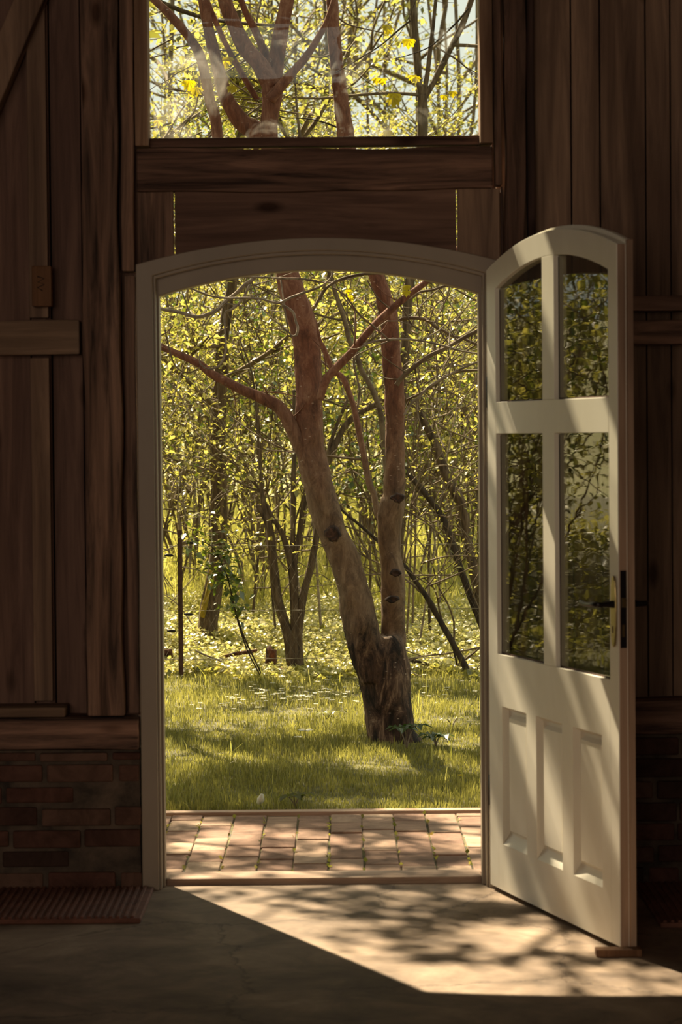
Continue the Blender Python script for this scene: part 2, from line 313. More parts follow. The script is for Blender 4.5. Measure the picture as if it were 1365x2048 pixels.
# ------------------------------------------------------------------ barn shell
def structure(o, label, cat): return tag(o, label, cat, kind='structure')
X = lambda px, py=1000, y=0.0: P(px, py, y).x
Z = lambda py, px=640, y=0.0: P(px, py, y).z
mb = MB(); mb.box(-4.6, 4.6, -12.2, 0.06, -0.3, 0.0)
structure(mb.build('floor', CONC), 'worn grey concrete barn floor with sun patches', 'floor')
mb = MB(); mb.box(-4.6, 4.6, -12.2, 0.3, 5.2, 5.35); structure(mb.build('ceiling', PLANKH), 'dark board ceiling of the barn', 'ceiling')
mb = MB(); mb.box(-4.75, -4.6, -12.2, 0.3, -0.1, 5.35); structure(mb.build('wall_west', PLANKV), 'side wall of the barn far to the left', 'wall')
mb = MB(); mb.box(4.6, 4.75, -12.2, 0.3, -0.1, 5.35); structure(mb.build('wall_east', PLANKV), 'side wall of the barn far to the right', 'wall')
mb = MB(); mb.box(-4.75, 4.75, -12.35, -12.2, -0.1, 4.35); mb.box(-4.75, 4.75, -12.35, -12.2, 4.80, 5.35); mb.box(-4.75, -1.2, -12.35, -12.2, 4.35, 4.80); mb.box(0.02, 4.75, -12.35, -12.2, 4.35, 4.80); structure(mb.build('wall_rear', PLANKV), 'rear wall of the barn behind the viewer', 'wall')

def planks(x0, x1, z0, z1, y0, y1, widths, jit=0.012, xs=None):
    m_ = MB(); x = x0; i = 0
    edges = xs or None
    if edges is None:
        edges = [x0]
        while edges[-1] < x1: edges.append(min(x1, edges[-1] + widths[i % len(widths)])); i += 1
    for a, b_ in zip(edges[:-1], edges[1:]):
        dy = random.uniform(-jit, jit); m_.box(a+0.0022, b_-0.0022, y0+dy, y1, z0, z1)
    return m_
# left boarding: measured plank joints, then regular boards further out
lx = [-4.6+i*0.19 for i in range(17)] + [-1.26, X(-40), X(60), X(102), X(165)]
lx = sorted(lx)
mb = planks(0, 0, 0.55, 5.2, 0.083, 0.13, None, 0.006, xs=lx + [-0.66])
structure(mb.build('wall_left', PLANKV, bevel=0.003), 'dark vertical board wall left of the doorway', 'wall')
rx = [0.52, X(1075), X(1152), X(1210), X(1302), X(1352)] + [X(1352)+0.17*i for i in range(1, 19)] + [4.6]
mb = planks(0, 0, 0.58, 5.2, 0.083, 0.13, None, 0.006, xs=rx)
structure(mb.build('wall_right', PLANKP, bevel=0.003), 'brown vertical board wall right of the open door', 'wall')
mb = MB(); mb.add([(-4.6, 0.30, 5.25), (4.6, 0.30, 5.25), (4.6, 1.85, 4.85), (-4.6, 1.85, 4.85), (-4.6, 0.30, 5.33), (4.6, 0.30, 5.33), (4.6, 1.85, 4.93), (-4.6, 1.85, 4.93)], [(0,3,2,1),(4,5,6,7),(0,1,5,4),(1,2,6,5),(2,3,7,6),(3,0,4,7)])
structure(mb.build('roof_eave', PLANKH), 'roof eave of the barn over the garden side', 'roof')
mb = MB(); mb.box(-4.6, -0.664, 0.132, 0.16, 0.0, 5.2); structure(mb.build('wall_left_light_block', DARKV), 'unseen backing added to stop light leaking between the left wall planks', 'wall')  # added sheet behind the planks, blocks light leaks through their gaps
mb = MB(); mb.box(0.510, 4.6, 0.132, 0.16, 0.0, 5.2); structure(mb.build('wall_right_light_block', DARKV), 'unseen backing added to stop light leaking between the right wall planks', 'wall')  # same added light block for the right-hand planks
# planks over the window, out of view, close the wall
mb = MB(); mb.box(-0.66, 0.52, 0.05, 0.13, 3.95, 5.2); structure(mb.build('wall_above', PLANKH), 'boards closing the wall above the big window', 'wall')

# arched openings: height of each arch at x
AXC = -0.066
def arc(x, peak, sag, half): return peak - sag*((x-AXC)/half)**2
o_arch = lambda x: arc(x, 2.134, 0.082, 0.597)
s_arch = lambda x: arc(x, 2.092, 0.077, 0.542)
i_arch = lambda x: arc(x, 2.032, 0.080, 0.524)
def apath(x0, x1, f, z0=0.0, n=28):
    xs = [x0+(x1-x0)*i/n for i in range(n+1)]
    return [(x0, z0)] + [(x, f(x)) for x in xs] + [(x1, z0)]
def board_over_arch(name, x0, x1, z1, y0, y1, mat, label, cat='board'):
    xs = [x0+(x1-x0)*i/14 for i in range(15)]
    m_ = MB(); m_.prism([(x, o_arch(x)-0.018) for x in xs] + [(x1, z1), (x0, z1)], y0, y1)
    return tag(m_.build(name, mat, bevel=0.002), label, cat)
b1, b2, b3, b4 = X(345, 430), X(345, 430)+0.0045, X(917, 430)-0.0045, X(917, 430)
board_over_arch('wall_board', -0.662, b1, Z(382)+.008, 0.050, 0.084, BEAMV, 'short dark upright boards filling the corner left of the arch')
board_over_arch('wall_board', b2, b3, Z(382)+.008, 0.052, 0.088, PLANKH, 'wide horizontal board between heavy beam and white arch')
board_over_arch('wall_board', b4, 0.53, Z(382)+.008, 0.050, 0.084, PLANKP, 'short upright board filling the corner right of the arch')

# door frame
fr = structure(empty('trim_1'), 'off-white arched wooden door frame around the garden view', 'door frame')
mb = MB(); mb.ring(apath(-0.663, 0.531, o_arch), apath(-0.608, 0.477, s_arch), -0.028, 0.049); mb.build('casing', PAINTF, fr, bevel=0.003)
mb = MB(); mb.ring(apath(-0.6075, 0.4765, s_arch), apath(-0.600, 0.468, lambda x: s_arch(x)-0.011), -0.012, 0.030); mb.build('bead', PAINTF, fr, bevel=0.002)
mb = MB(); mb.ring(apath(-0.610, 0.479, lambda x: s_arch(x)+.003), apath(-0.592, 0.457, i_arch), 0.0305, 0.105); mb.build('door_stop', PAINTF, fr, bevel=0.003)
mb = MB(); mb.tube([(0.470, -0.040, 0.28), (0.470, -0.040, 0.36)], [0.008, 0.008], 10, 1); mb.tube([(0.470, -0.040, 1.60), (0.470, -0.040, 1.68)], [0.008, 0.008], 10, 1)

# heavy timbers
def rough_box(name, x0, x1, y0, y1, z0, z1, mat, label, cat='beam', amp=0.006, seg=0.06):
    """hewn timber: subdivided box with wandering faces"""
    bm = bmesh.new(); bmesh.ops.create_cube(bm, size=1)
    L = [x1-x0, y1-y0, z1-z0]; ax = max(range(3), key=lambda i: L[i])
    n = int(L[ax]/seg)
    ed = [e for e in bm.edges if abs((e.verts[0].co-e.verts[1].co)[ax]) > .5]
    bmesh.ops.subdivide_edges(bm, edges=ed, cuts=n, use_grid_fill=True)
    sd = random.random()*50
    for v in bm.verts:
        c = Vector(((v.co.x+.5)*L[0]+x0, (v.co.y+.5)*L[1]+y0, (v.co.z+.5)*L[2]+z0)); t = c[ax]
        for k in range(3):
            if k != ax:
                s_ = 1 if v.co[k] > 0 else -1
                c[k] += amp*s_*(math.sin(t*5.1+sd+k*2+s_)*.6+math.sin(t*13.7+sd*2+k+s_*2)*.4-0.8)
        v.co = c
    me = bpy.data.meshes.new(name); bm.to_mesh(me); bm.free(); me.materials.append(mat)
    o = bpy.data.objects.new(name, me); COL.objects.link(o)
    b_ = o.modifiers.new('bevel', 'BEVEL'); b_.width = 0.006; b_.segments = 2; b_.limit_method = 'ANGLE'; b_.angle_limit = 0.7
    return tag(o, label, cat)
rough_box('timber_post', -0.838, -0.712, -0.055, 0.070, 0.578, 5.2, BEAMV, 'heavy weathered timber post left of the white door frame', 'post')
rough_box('timber_strip', -0.708, -0.668, 0.012, 0.070, 0.578, 2.02, BEAMV, 'narrow dark strip of wood between left post and door frame', 'board', 0.002)
rough_box('timber_strip', -0.710, -0.664, -0.030, 0.070, 2.03, 5.2, BEAMV, 'narrow upright timber beside the left edge of the upper window', 'board', 0.003)
rough_box('timber_post', 0.540, 0.615, -0.045, 0.070, 0.60, 5.2, BEAMV, 'heavy timber post right of the upper window, behind the door top', 'post')
rough_box('timber_post', 0.619, 0.647, 0.020, 0.072, 0.60, 5.2, DARKV, 'thin dark upright batten right of the right timber post', 'batten', 0.002)
rough_box('timber_strip', 0.5085, 0.537, -0.020, 0.070, 2.30, 5.2, BEAMV, 'knotty upright strip directly right of the upper window frame', 'board', 0.003)
rough_box('timber_strip', 0.534, 0.539, 0.030, 0.070, 0.60, 2.30, DARKV, 'thin dark filler strip right of the arch', 'board', 0.0)
rough_box('timber_beam', -0.661, 0.507, 0.018, 0.11, Z(382), Z(293)+.002, BEAMH, 'heavy hewn timber lintel between window and arched doorway', 'beam', 0.005)
rough_box('timber_sill', -1.9, -0.668, -0.060, 0.105, 0.468, 0.575, BEAMH, 'dark horizontal sill timber on top of left brick plinth', 'beam', 0.004)
rough_box('timber_rail', -1.9, X(163), -0.010, 0.072, Z(711, 80), Z(640, 80), PALEH, 'pale horizontal rail nailed across the left wall boards', 'rail', 0.003)
rough_box('timber_ledge', -1.9, X(130), -0.075, 0.072, Z(1431, 60), Z(1410, 60), PALEH, 'short pale plank lying on the left sill timber', 'plank', 0.001)
rough_box('timber_sill', 0.62, 1.9, -0.060, 0.105, 0.50, 0.615, BEAMH, 'dark sill timber on the right brick plinth behind the door', 'beam', 0.004)
rough_box('timber_rail', X(1262, 620), 1.9, -0.010, 0.072, Z(622, 1300), Z(590, 1300), PLANKH, 'upper of two dark rails on the right wall beside the door', 'rail', 0.002)
rough_box('timber_rail', X(1262, 660), 1.9, -0.020, 0.072, Z(690, 1300), Z(640, 1300), BEAMH, 'lower of two dark rails on the right wall beside the door', 'rail', 0.002)
# battens and little block on the left boarding
mb = MB(); mb.box(X(60), X(98), 0.045, 0.07, Z(636, 80)+0.003, 5.2); tag(mb.build('batten', PLANKP, bevel=0.003), 'pale upright batten on left wall above the rail', 'batten')
mb = MB(); mb.box(X(60), X(98), 0.045, 0.07, 0.62, Z(713, 80)-0.003); tag(mb.build('batten', PLANKP, bevel=0.003), 'pale upright batten on left wall below the rail', 'batten')
mb = MB(); mb.box(X(64, 570), X(103, 570), -0.012, 0.044, Z(613, 80), Z(532, 80)); bl = tag(mb.build('wood_block', BLOCKW, bevel=0.004), 'small orange-brown wooden block with stamped mark above left rail', 'block')
mb = MB(); bx_, bz_ = X(82, 570), Z(572, 80)   # burnt-in zigzag mark
zz = [(-.010, .030), (.012, .024), (-.008, .012), (.012, .004), (-.010, -.006), (.006, -.016)]
mb.tube([(bx_+a, -0.0125, bz_+b_) for a, b_ in zz], [0.0022]*6, 5, 1); mb.build('stamped_mark', DARKV, bl)
# diagonal brace top left
mb = MB(); mb.prism([(X(a_, b_), Z(b_, a_)) for a_, b_ in ((-250, 812), (0, 215), (90, 0), (178, -210), (118, -210), (30, 0), (-62, 215), (-310, 812))], -0.035, 0.055)
tag(mb.build('timber_brace', PLANKP, bevel=0.006), 'diagonal brace timber crossing the upper left corner', 'beam')

# brick plinths
def brick_wall(name, x0, x1, z0, z1, y0, label, seed):
    r = random.Random(seed); vs = []; fs = []; tn = []
    z = z0; row = 0; bh, bl_ = 0.071, 0.235
    m_ = MB()
    while z < z1-0.01:
        h = min(bh, z1-z)-0.012; x = x0 - (bl_/2 if row % 2 else 0) - r.uniform(0, .05)
        while x < x1:
            l = bl_ if r.random() > 0.25 else bl_*0.5
            a, b_ = max(x, x0), min(x+l-0.014, x1)
            if b_-a > 0.02 and r.random() > 0.05:
                dy = r.uniform(-0.010, 0.006); e = lambda: r.uniform(-0.004, 0.004)
                n0 = len(m_.f); m_.box(a+e(), b_+e(), y0+dy, y0+0.10, z+0.006+e(), z+h+e()+.004)
                tn += [r.random()]*(len(m_.f)-n0)
            x += l
        z += bh; row += 1
    root = structure(empty(name, (0, 0, 0)), label, 'wall')
    o = m_.build('bricks', BRICK, root, bevel=0.006)
    a = o.data.attributes.new('tone', 'FLOAT', 'FACE'); a.data.foreach_set('value', np.array(tn, dtype=np.float32))
    k = MB(); k.box(x0, x1, y0+0.012, y0+0.16, z0, z1); k.build('mortar', MORTAR, root)
brick_wall('wall_plinth_left', -1.9, -0.668, 0.0, 0.465, -0.035, 'crumbling red brick plinth left of the door frame', 3)
brick_wall('wall_plinth_right', 0.56, 1.9, 0.0, 0.50, -0.035, 'crumbling dark brick plinth behind the open door', 5)
mb = MB(); mb.box(-4.6, -1.9, 0.0, 0.13, 0, 0.58); mb.box(1.9, 4.6, 0.0, 0.13, 0, 0.58); structure(mb.build('baseboard_far', MORTAR), 'plinth of the barn wall out to both sides', 'wall')

# ribbed mats
def ribbed_mat(x0, x1, y0, y1, label):
    root = empty('ribbed_mat', ((x0+x1)/2, (y0+y1)/2, 0), label=label, cat='mat'); cx, cy = (x0+x1)/2, (y0+y1)/2
    m_ = MB(); m_.box(x0-cx, x1-cx, y0-cy, y1-cy, 0.0, 0.016); m_.build('base', MATM, root, bevel=0.004)
    m_ = MB(); n = int((x1-x0-.02)/0.022)
    for i in range(n):
        x = x0+0.01+(x1-x0-0.02)*i/n - cx; m_.box(x, x+0.011, y0+0.008-cy, y1-0.008-cy, 0.0155, 0.022)
    m_.build('ribs', MATM, root, bevel=0.002); return root
ribbed_mat(-1.55, -0.625, -0.60, -0.045, 'red-brown ribbed mat on the floor below the left brick plinth')
ribbed_mat(0.95, 1.75, -0.75, -0.045, 'dark ribbed mat on the floor behind the open door')

# upper window
WX0, WX1, WZ0, WZ1 = -0.619, 0.466, 2.470, 3.90
win = structure(empty('window_1', (0, 0, 0)), 'large dusty window above the door lintel with bare wood frame', 'window')
mb = MB(); mb.box(-0.662, WX0, -0.005, 0.11, 2.440, WZ1); mb.box(WX1, 0.507, -0.005, 0.11, 2.440, WZ1); mb.box(WX0, WX1, -0.005, 0.11, WZ1, WZ1+0.05)
mb.build('window_frame', FRAMEW, win, bevel=0.002)
mb = MB(); mb.box(WX0, WX1, 0.050, 0.12, 2.440, WZ0); mb.build('window_sill', BEAMH, win, bevel=0.002)
mb = MB(); mb.box(WX0, WX1, 0.080, 0.083, WZ0, WZ1); mb.build('pane', GLASSW, win)

# ------------------------------------------------------------------ the open door leaf (local x = along the leaf, local y = away from visible face)
leaf = structure(empty('door_1', (0.479, -0.055, 0.006), math.radians(-73.55)), 'open cream door with four glass panes and three raised panels', 'door')
LW, T = 1.10, 0.042
lo = lambda u: 2.100 - 0.085*((u-0.56)/0.56)**2
lp = lambda u: 2.024 - 0.072*((u-0.56)/0.475)**2
def arcpoly(u0, u1, f, n=12): return [(u0+(u1-u0)*i/n, f(u0+(u1-u0)*i/n)) for i in range(n+1)]
mb = MB()
mb.prism([(0, 0.01), (0.083, 0.01)] + arcpoly(0, 0.083, lo, 3)[::-1], 0, T); mb.build('hinge_stile', PAINT, leaf, bevel=0.0015)
mb = MB(); mb.prism([(1.033, 0.01), (LW, 0.01)] + arcpoly(1.033, LW, lo, 3)[::-1], 0, T); st = mb.build('lock_stile', PAINT, leaf, bevel=0.0015)
mb = MB(); mb.prism([(LW-.001, 0.0), (LW+0.0005, 0.0), (LW+0.0005, lo(LW)), (LW-.001, lo(LW))], 0.002, T-0.016)
mb.prism([(LW-.001, 0.0), (LW+0.013, 0.0), (LW+0.013, lo(LW)+.012), (LW-.001, lo(LW)+.012)], T-0.014, T+0.003)
tag(mb.build('rebate_edge', EDGEW, leaf, bevel=0.0015), 'worn pinkish wood edge of the door')
mb = MB(); mb.prism(arcpoly(0.083, 1.033, lp, 24) + arcpoly(0.083, 1.033, lo, 24)[::-1], 0, T)
mb.prism(arcpoly(0.0, LW, lo, 24) + arcpoly(0.0, LW, lambda u: lo(u)+0.012, 24)[::-1], T-0.014, T+0.003); mb.build('arched_rail', PAINT, leaf, bevel=0.0015)
mb = MB(); mb.prism([(0.502, 1.586), (0.605, 1.586)] + arcpoly(0.502, 0.605, lp, 3)[::-1], 0.0, T); mb.build('mullion', PAINT, leaf, bevel=0.0015)
mb = MB(); mb.box(0.500, 0.603, 0.0, T, 0.772, 1.486); mb.build('mullion', PAINT, leaf, bevel=0.0015)
mb = MB(); mb.box(0.083, 1.033, 0.0, T, 1.484, 1.586); mb.build('middle_rail', PAINT, leaf, bevel=0.0015)
# lower part with three raised panels
PU = [(0.122, 0.345), (0.430, 0.650), (0.740, 0.968)]; PZ0, PZ1, RD = 0.160, 0.606, 0.024
mb = MB(); mb.box(0.083, 1.033, 0.0, T, PZ1, 0.772); mb.box(0.083, 1.033, 0.0, T, 0.010, PZ0)
ue = [0.083] + [v for p in PU for v in p] + [1.033]
for a, b_ in zip(ue[0::2], ue[1::2]): mb.box(a, b_, 0.0, T, PZ0, PZ1)
mb.build('bottom_rail', PAINT, leaf)
for a, b_ in PU:
    k = MB(); k.box(a, b_, RD, T-0.004, PZ0, PZ1)
    # sloped sills and sides round the recess
    for (p, q) in (((PZ0, 0.001), (PZ0+0.034, RD)), ((PZ1, 0.001), (PZ1-0.014, RD))):
        k.add([(a+.0, p[1], p[0]), (b_, p[1], p[0]), (b_, q[1], q[0]), (a, q[1], q[0]), (a, RD, p[0]), (b_, RD, p[0])],
              [(0, 1, 2, 3), (0, 3, 4), (1, 5, 2), (3, 2, 5, 4), (0, 4, 5, 1)])
    # raised field with bevelled border
    i0, i1 = 0.036, 0.046; zb, zt = PZ0+0.050, PZ1-0.034
    k.add([(a+i0, RD, zb-.01), (b_-0.012, RD, zb-.01), (b_-0.012, RD, zt+.01), (a+i0, RD, zt+.01),
           (a+i1, 0.007, zb), (b_-0.022, 0.007, zb), (b_-0.022, 0.007, zt), (a+i1, 0.007, zt)],
          [(0, 1, 5, 4), (1, 2, 6, 5), (2, 3, 7, 6), (3, 0, 4, 7), (4, 5, 6, 7)])
    k.build('raised_panel', PAINT, leaf)
def pane(u0, u1, z0, top):
    k = MB(); k.prism([(u0, z0), (u1, z0)] + [(u, z) for u, z in arcpoly(u0, u1, top, 8)[::-1]], 0.016, 0.020); p = k.build('pane', GLASSD, leaf)
    g = MB(); tt = lambda u: top(u)-0.005   # dark putty line round the glass
    g.prism([(u0, z0), (u0+0.005, z0), (u0+0.005, tt(u0+.005)), (u0, tt(u0))], 0.0145, 0.0158); g.prism([(u1-0.005, z0), (u1, z0), (u1, tt(u1)), (u1-0.005, tt(u1-.005))], 0.0145, 0.0158)
    g.prism([(u0, z0), (u1, z0), (u1, z0+0.005), (u0, z0+0.005)], 0.0145, 0.0158)
    g.build('glazing_bead', DARKV, p)
pane(0.083, 0.500, 0.772, lambda u: 1.484); pane(0.603, 1.033, 0.772, lambda u: 1.484)
pane(0.083, 0.502, 1.586, lp); pane(0.605, 1.033, 1.586, lp)
# chips of white paint on the bottom of the recesses are the sunlit sills; lock furniture:
mb = MB()
def oval_plate(m_, uc, zc, hw, hh, y0, y1, n=20):
    po = []
    for i in range(n):
        an = 2*math.pi*i/n; c_, s_ = math.cos(an), math.sin(an)
        po.append((uc+hw*math.copysign(abs(c_)**.8, c_), zc+hh*math.copysign(abs(s_)**.75, s_)))
    m_.prism(po, y0, y1)
handle = None
for side in (0, 1):
    m_ = MB(); y0, y1 = (-0.006, 0.0) if side == 0 else (T+0.003, T+0.009)
    oval_plate(m_, 1.071, 0.972, 0.019, 0.103, y0, y1); pl = m_.build('lock_plate', BRASS, leaf, bevel=0.002)
    sgn = -1 if side == 0 else 1; yb = y0 if side == 0 else y1
    m_ = MB(); m_.tube([(1.071, yb+sgn*0.0, 0.992), (1.071, yb+sgn*0.03, 0.992), (1.068, yb+sgn*0.047, 0.992), (1.045, yb+sgn*0.053, 0.992), (1.00, yb+sgn*0.053, 0.989), (0.955, yb+sgn*0.051, 0.993)],
                       [0.011, 0.008, 0.0085, 0.0075, 0.0068, 0.0075], 10, 5); m_.build('door_handle', IRON, pl)
    m_ = MB(); oval_plate(m_, 1.071, 0.920, 0.0035, 0.011, y0-0.0008, y1+0.0008, 10); m_.build('keyhole', DARKV, pl)
mb = MB(); mb.box(LW+0.0003, LW+0.0022, 0.005, 0.024, 0.868, 1.090); lk = mb.build('lock_faceplate', IRON, leaf, bevel=0.0005)
mb = MB(); mb.box(LW+0.002, LW+0.012, 0.009, 0.019, 0.985, 1.012); mb.box(LW+0.002, LW+0.003, 0.010, 0.018, 0.90, 0.935); mb.build('latch_bolt', BRASS, lk)
for zc in (0.32, 1.62):
    mb = MB(); mb.tube([(-0.006, 0.004, zc-0.05), (-0.006, 0.004, zc+0.05)], [0.006, 0.006], 10, 1); mb.build('hinge', IRON, leaf)
# wedge block under the free end
wp = P(1212, 1904, -1.13)
mb = MB(); mb.box(0.715, 0.845, -1.175, -1.125, 0.0, 0.021)
tag(mb.build('door_wedge', BLOCKW, bevel=0.002), 'flat brown wood block on floor under the free door edge', 'door wedge')

# ------------------------------------------------------------------ threshold, paving, kerb
mb = MB(); mb.box(-0.592, 0.457, 0.065, 0.205, -0.05, 0.022); structure(mb.build('trim_2', THRESH, bevel=0.004), 'worn pale wooden threshold board in the doorway', 'threshold')
mb = MB(); tn = []; r = random.Random(11)
x = -0.549-0.124*9
while x < 1.7:
    y = 0.215 - r.uniform(0, .2)
    while y < 1.64:
        l = r.choice([0.245, 0.25, 0.26, 0.30]); a, b_ = max(y, 0.212), min(y+l-0.008, 1.645)
        if b_-a > 0.03:
            e = lambda q=0.004: r.uniform(-q, q); n0 = len(mb.f)
            mb.box(x+0.002+e(.003), x+0.124-0.003+e(.003), a+e(.003), b_, -0.05, 0.0+e(.003)); tn += [r.random()]*(len(mb.f)-n0)
        y += l
    x += 0.124
o = structure(mb.build('paving_bricks', PAVER, bevel=0.004), 'strip of worn reddish paving bricks outside the doorway', 'paving')
a = o.data.attributes.new('tone', 'FLOAT', 'FACE'); a.data.foreach_set('value', np.array(tn, dtype=np.float32))
mb = MB(); mb.box(-1.7, 1.75, 0.205, 1.65, -0.06, -0.006); structure(mb.build('paving_bed', JOINT), 'dark mossy joints under the paving bricks', 'ground')
mb = MB(); mb.box(-1.7, 1.75, 1.652, 1.715, -0.05, 0.012); structure(mb.build('trim_3', THRESH, bevel=0.004), 'pale timber edging between brick paving and lawn', 'edging')
n = 120   # moss and crumbs in the joints
ps = np.stack([-0.549+0.124*RNG.integers(-1, 9, n)+RNG.normal(0, .004, n), RNG.uniform(0.25, 1.64, n), np.full(n, -0.002)], 1)
tag(leaves('moss', ps, 0.016, LEAF, droop=-0.8, aspect=0.9), 'tiny moss tufts in the joints of the paving bricks', 'moss', kind='stuff')

# ------------------------------------------------------------------ ground outside
xs = np.concatenate([np.linspace(-45, -6, 24), np.linspace(-5.6, 5.6, 40), np.linspace(6, 45, 24)]); ys = np.concatenate([np.linspace(1.68, 14, 50), np.linspace(14.5, 75, 70)])
gv = np.array([(x, y, gz(x, y)-0.005+(0.03*math.sin(x*1.3+y)*math.sin(y*.9-x*.5) if y > 8 else 0)) for y in ys for x in xs])
nx = len(xs); q = np.array([(j*nx+i, j*nx+i+1, (j+1)*nx+i+1, (j+1)*nx+i) for j in range(len(ys)-1) for i in range(nx-1)])
o = np_mesh('ground', gv, q, SOIL); structure(o, 'grassy ground of the garden', 'ground'); o.data.materials.append(HILL)
mi = np.array([1 if gv[f[0]][1] > 20 else 0 for f in q], dtype=np.int32); o.data.polygons.foreach_set('material_index', mi)
o.data.polygons.foreach_set('use_smooth', np.ones(len(q), dtype=bool))
def blades(name, n, x0, x1, y0, y1, h, wd, mat, label, cat='grass', clump=0.0, dens=None, lean=0.35):
    x = RNG.uniform(x0, x1, n); y = y0+(y1-y0)*RNG.power(1.0 if dens is None else dens, n)
    if clump: x += np.sin(y*9+x*5)*clump; y += np.sin(x*11)*clump
    y = np.clip(y, y0, y1)
    z = np.array([gz(a, b) for a, b in zip(x, y)])-0.004
    az = RNG.uniform(0, 2*np.pi, n); f = 0.75+0.5*np.sin(x*4.1+y*2.3)*np.sin(y*3.7-x)
    H = h*RNG.uniform(0.4, 1.25, n)*f; ln = np.abs(RNG.normal(0, lean, n))
    W = wd*RNG.uniform(.6, 1.3, n); da = RNG.uniform(0, 2*np.pi, n)
    base = np.stack([x, y, z], 1); s = np.stack([np.cos(az), np.sin(az), np.zeros(n)], 1)*W[:, None]
    ld = np.stack([np.cos(da), np.sin(da), np.zeros(n)], 1)
    mid = base+ld*(H*ln*.35)[:, None]; mid[:, 2] += H*.55; tip = base+ld*(H*ln)[:, None]; tip[:, 2] += H*(1-.35*ln)
    v = np.stack([base-s, base+s, mid+s*.7, mid-s*.7, tip], 1).reshape(-1, 3); b = np.arange(n)[:, None]*5
    t = np.concatenate([b+[0, 1, 2], b+[0, 2, 3], b+[3, 2, 4]], 1).reshape(-1, 3)
    return tag(np_mesh(name, v, t, mat, None, np.repeat(RNG.uniform(0, 1, n), 3)), label, cat, kind='stuff')
blades('lawn_grass', 52000, -1.35, 1.35, 1.725, 4.6, 0.052, 0.0019, GRASS, 'mown spring lawn near the paving, dappled by sun', dens=0.9)
blades('lawn_grass', 50000, -2.3, 2.0, 4.4, 8.0, 0.052, 0.0025, GRASS, 'farther lawn around and behind the twin-stemmed tree')
blades('lawn_grass', 26000, -6.5, -1.3, 1.7, 8.0, 0.065, 0.0034, GRASS, 'lawn stretching away to the left of the doorway')
blades('meadow_grass', 42000, -3.6, 3.2, 10.4, 26, 0.42, 0.0055, GRASSF, 'tall pale yellow-green meadow grass beyond the thicket', 'grass', dens=0.8, lean=0.5)
blades('tall_grass', 260, -1.5, 1.4, 2.2, 7.9, 0.17, 0.0030, GRASSF, 'scattered longer grass stalks standing out of the lawn')
# low nettles and ground elder
def carpet(n, x0, x1, y0, y1, hmax, size, mat, label, dens=1.0):
    x = RNG.uniform(x0, x1, n); y = y0+(y1-y0)*RNG.power(dens, n); y += 0.18*np.sin(x*5)+0.1*np.sin(x*13)
    hh = hmax*(0.35+0.65*(0.5+0.5*np.sin(x*3.3+y*1.7)*np.sin(y*2.9-x*2.1)))
    hh = hh*(0.22+0.78*np.clip((y-7.5)/2.0, 0, 1)); z = np.array([gz(a, b) for a, b in zip(x, y)])+RNG.uniform(0.1, 1, n)**0.6*hh
    o = leaves('ground_cover', np.stack([x, y, z], 1), size, mat, droop=0.1, aspect=0.75); return tag(o, label, 'ground cover', kind='stuff')
carpet(50000, -2.6, 2.4, 7.5, 11.5, 0.22, 0.034, LEAFG, 'bright leafy ground cover at the far edge of the lawn', 0.8)
carpet(9000, -2.6, 2.4, 7.35, 10, 0.15, 0.045, LEAF, 'greener weeds mixed into the bright ground cover', 0.8)
carpet(16000, -10, -2.4, 6.5, 13, 0.45, 0.06, LEAF, 'weedy undergrowth left beyond the garden', 0.9)

# ------------------------------------------------------------------ flowers and small plants
def flower(px, py, Y, rad, n, mat, label, name='white_flower', h=None, group=None):
    p = P(px, py, Y); g = gz(p.x, Y); hh = max(0.03, p.z-g); r_ = empty(name, (p.x, Y, g), label=label, cat='flower', group=group)
    s_ = MB(); s_.tube([(0, 0, 0), (0.004, 0, hh*.5), (0, 0, hh)], [0.0015]*3, 5, 2); s_.build('stem', TWIGL, r_)
    k = MB()
    for i in range(n):
        a_ = 2*math.pi*i/n+.2; c_, d_ = math.cos(a_), math.sin(a_); w_ = rad*.42
        k.add([(0, 0, hh), (c_*rad*.6-d_*w_, d_*rad*.6+c_*w_, hh+rad*.22), (c_*rad, d_*rad, hh+rad*.1), (c_*rad*.6+d_*w_, d_*rad*.6-c_*w_, hh+rad*.22)], [(0, 1, 2, 3)])
    kp = k.build('petals', mat, r_)
    c = MB(); c.tube([(0, 0, hh-.002), (0, 0, hh+rad*.16)], [rad*.16, rad*.12], 8, 1); c.build('flower_centre', YPET, kp); return r_
flower(596, 1479, 4.0, 0.026, 7, WHITE, 'larger white blossom in the middle of the lawn')
flower(611, 1462, 4.15, 0.042, 5, WHITE, 'pale broad-petalled flower just behind the larger white blossom')
flower(483, 1357, 7.1, 0.022, 6, YPET, 'yellow flower at the far left edge of the lawn', 'yellow_flower')
flower(923, 1560, 2.55, 0.018, 6, YPET, 'yellow flower near the right end of the lawn', 'yellow_flower')
mb = MB(); p = P(522, 1613, 1.80); mb.tube([(p.x-.010, p.y, 0.022), (p.x, p.y, 0.04), (p.x+.006, p.y, 0.062)], [0.008, 0.0155, 0.006], 8, 3)
tag(mb.build('fallen_petal', WHITE), 'single cream fallen petal at front edge of the lawn', 'petal')
for (cx, cy, n_, lab) in ((520, 1385, 26, 'far lawn'), (600, 1398, 26, 'far'), (480, 1412, 18, 'mid'), (700, 1400, 16, 'near'), (880, 1375, 14, 'right')):
    for i in range(n_):
        px_, py_ = cx+random.gauss(0, 42), cy+random.gauss(0, 12); Y_ = F_PX*CAM_H/(py_-870+3)-CAM_D
        if not (2 < Y_ < 7.9): continue
        flower(px_, py_-6, Y_, random.uniform(.013, .022), 5, WHITE, 'tiny white flower scattered in the sunlit far lawn', 'daisy', group='tiny white lawn flowers')
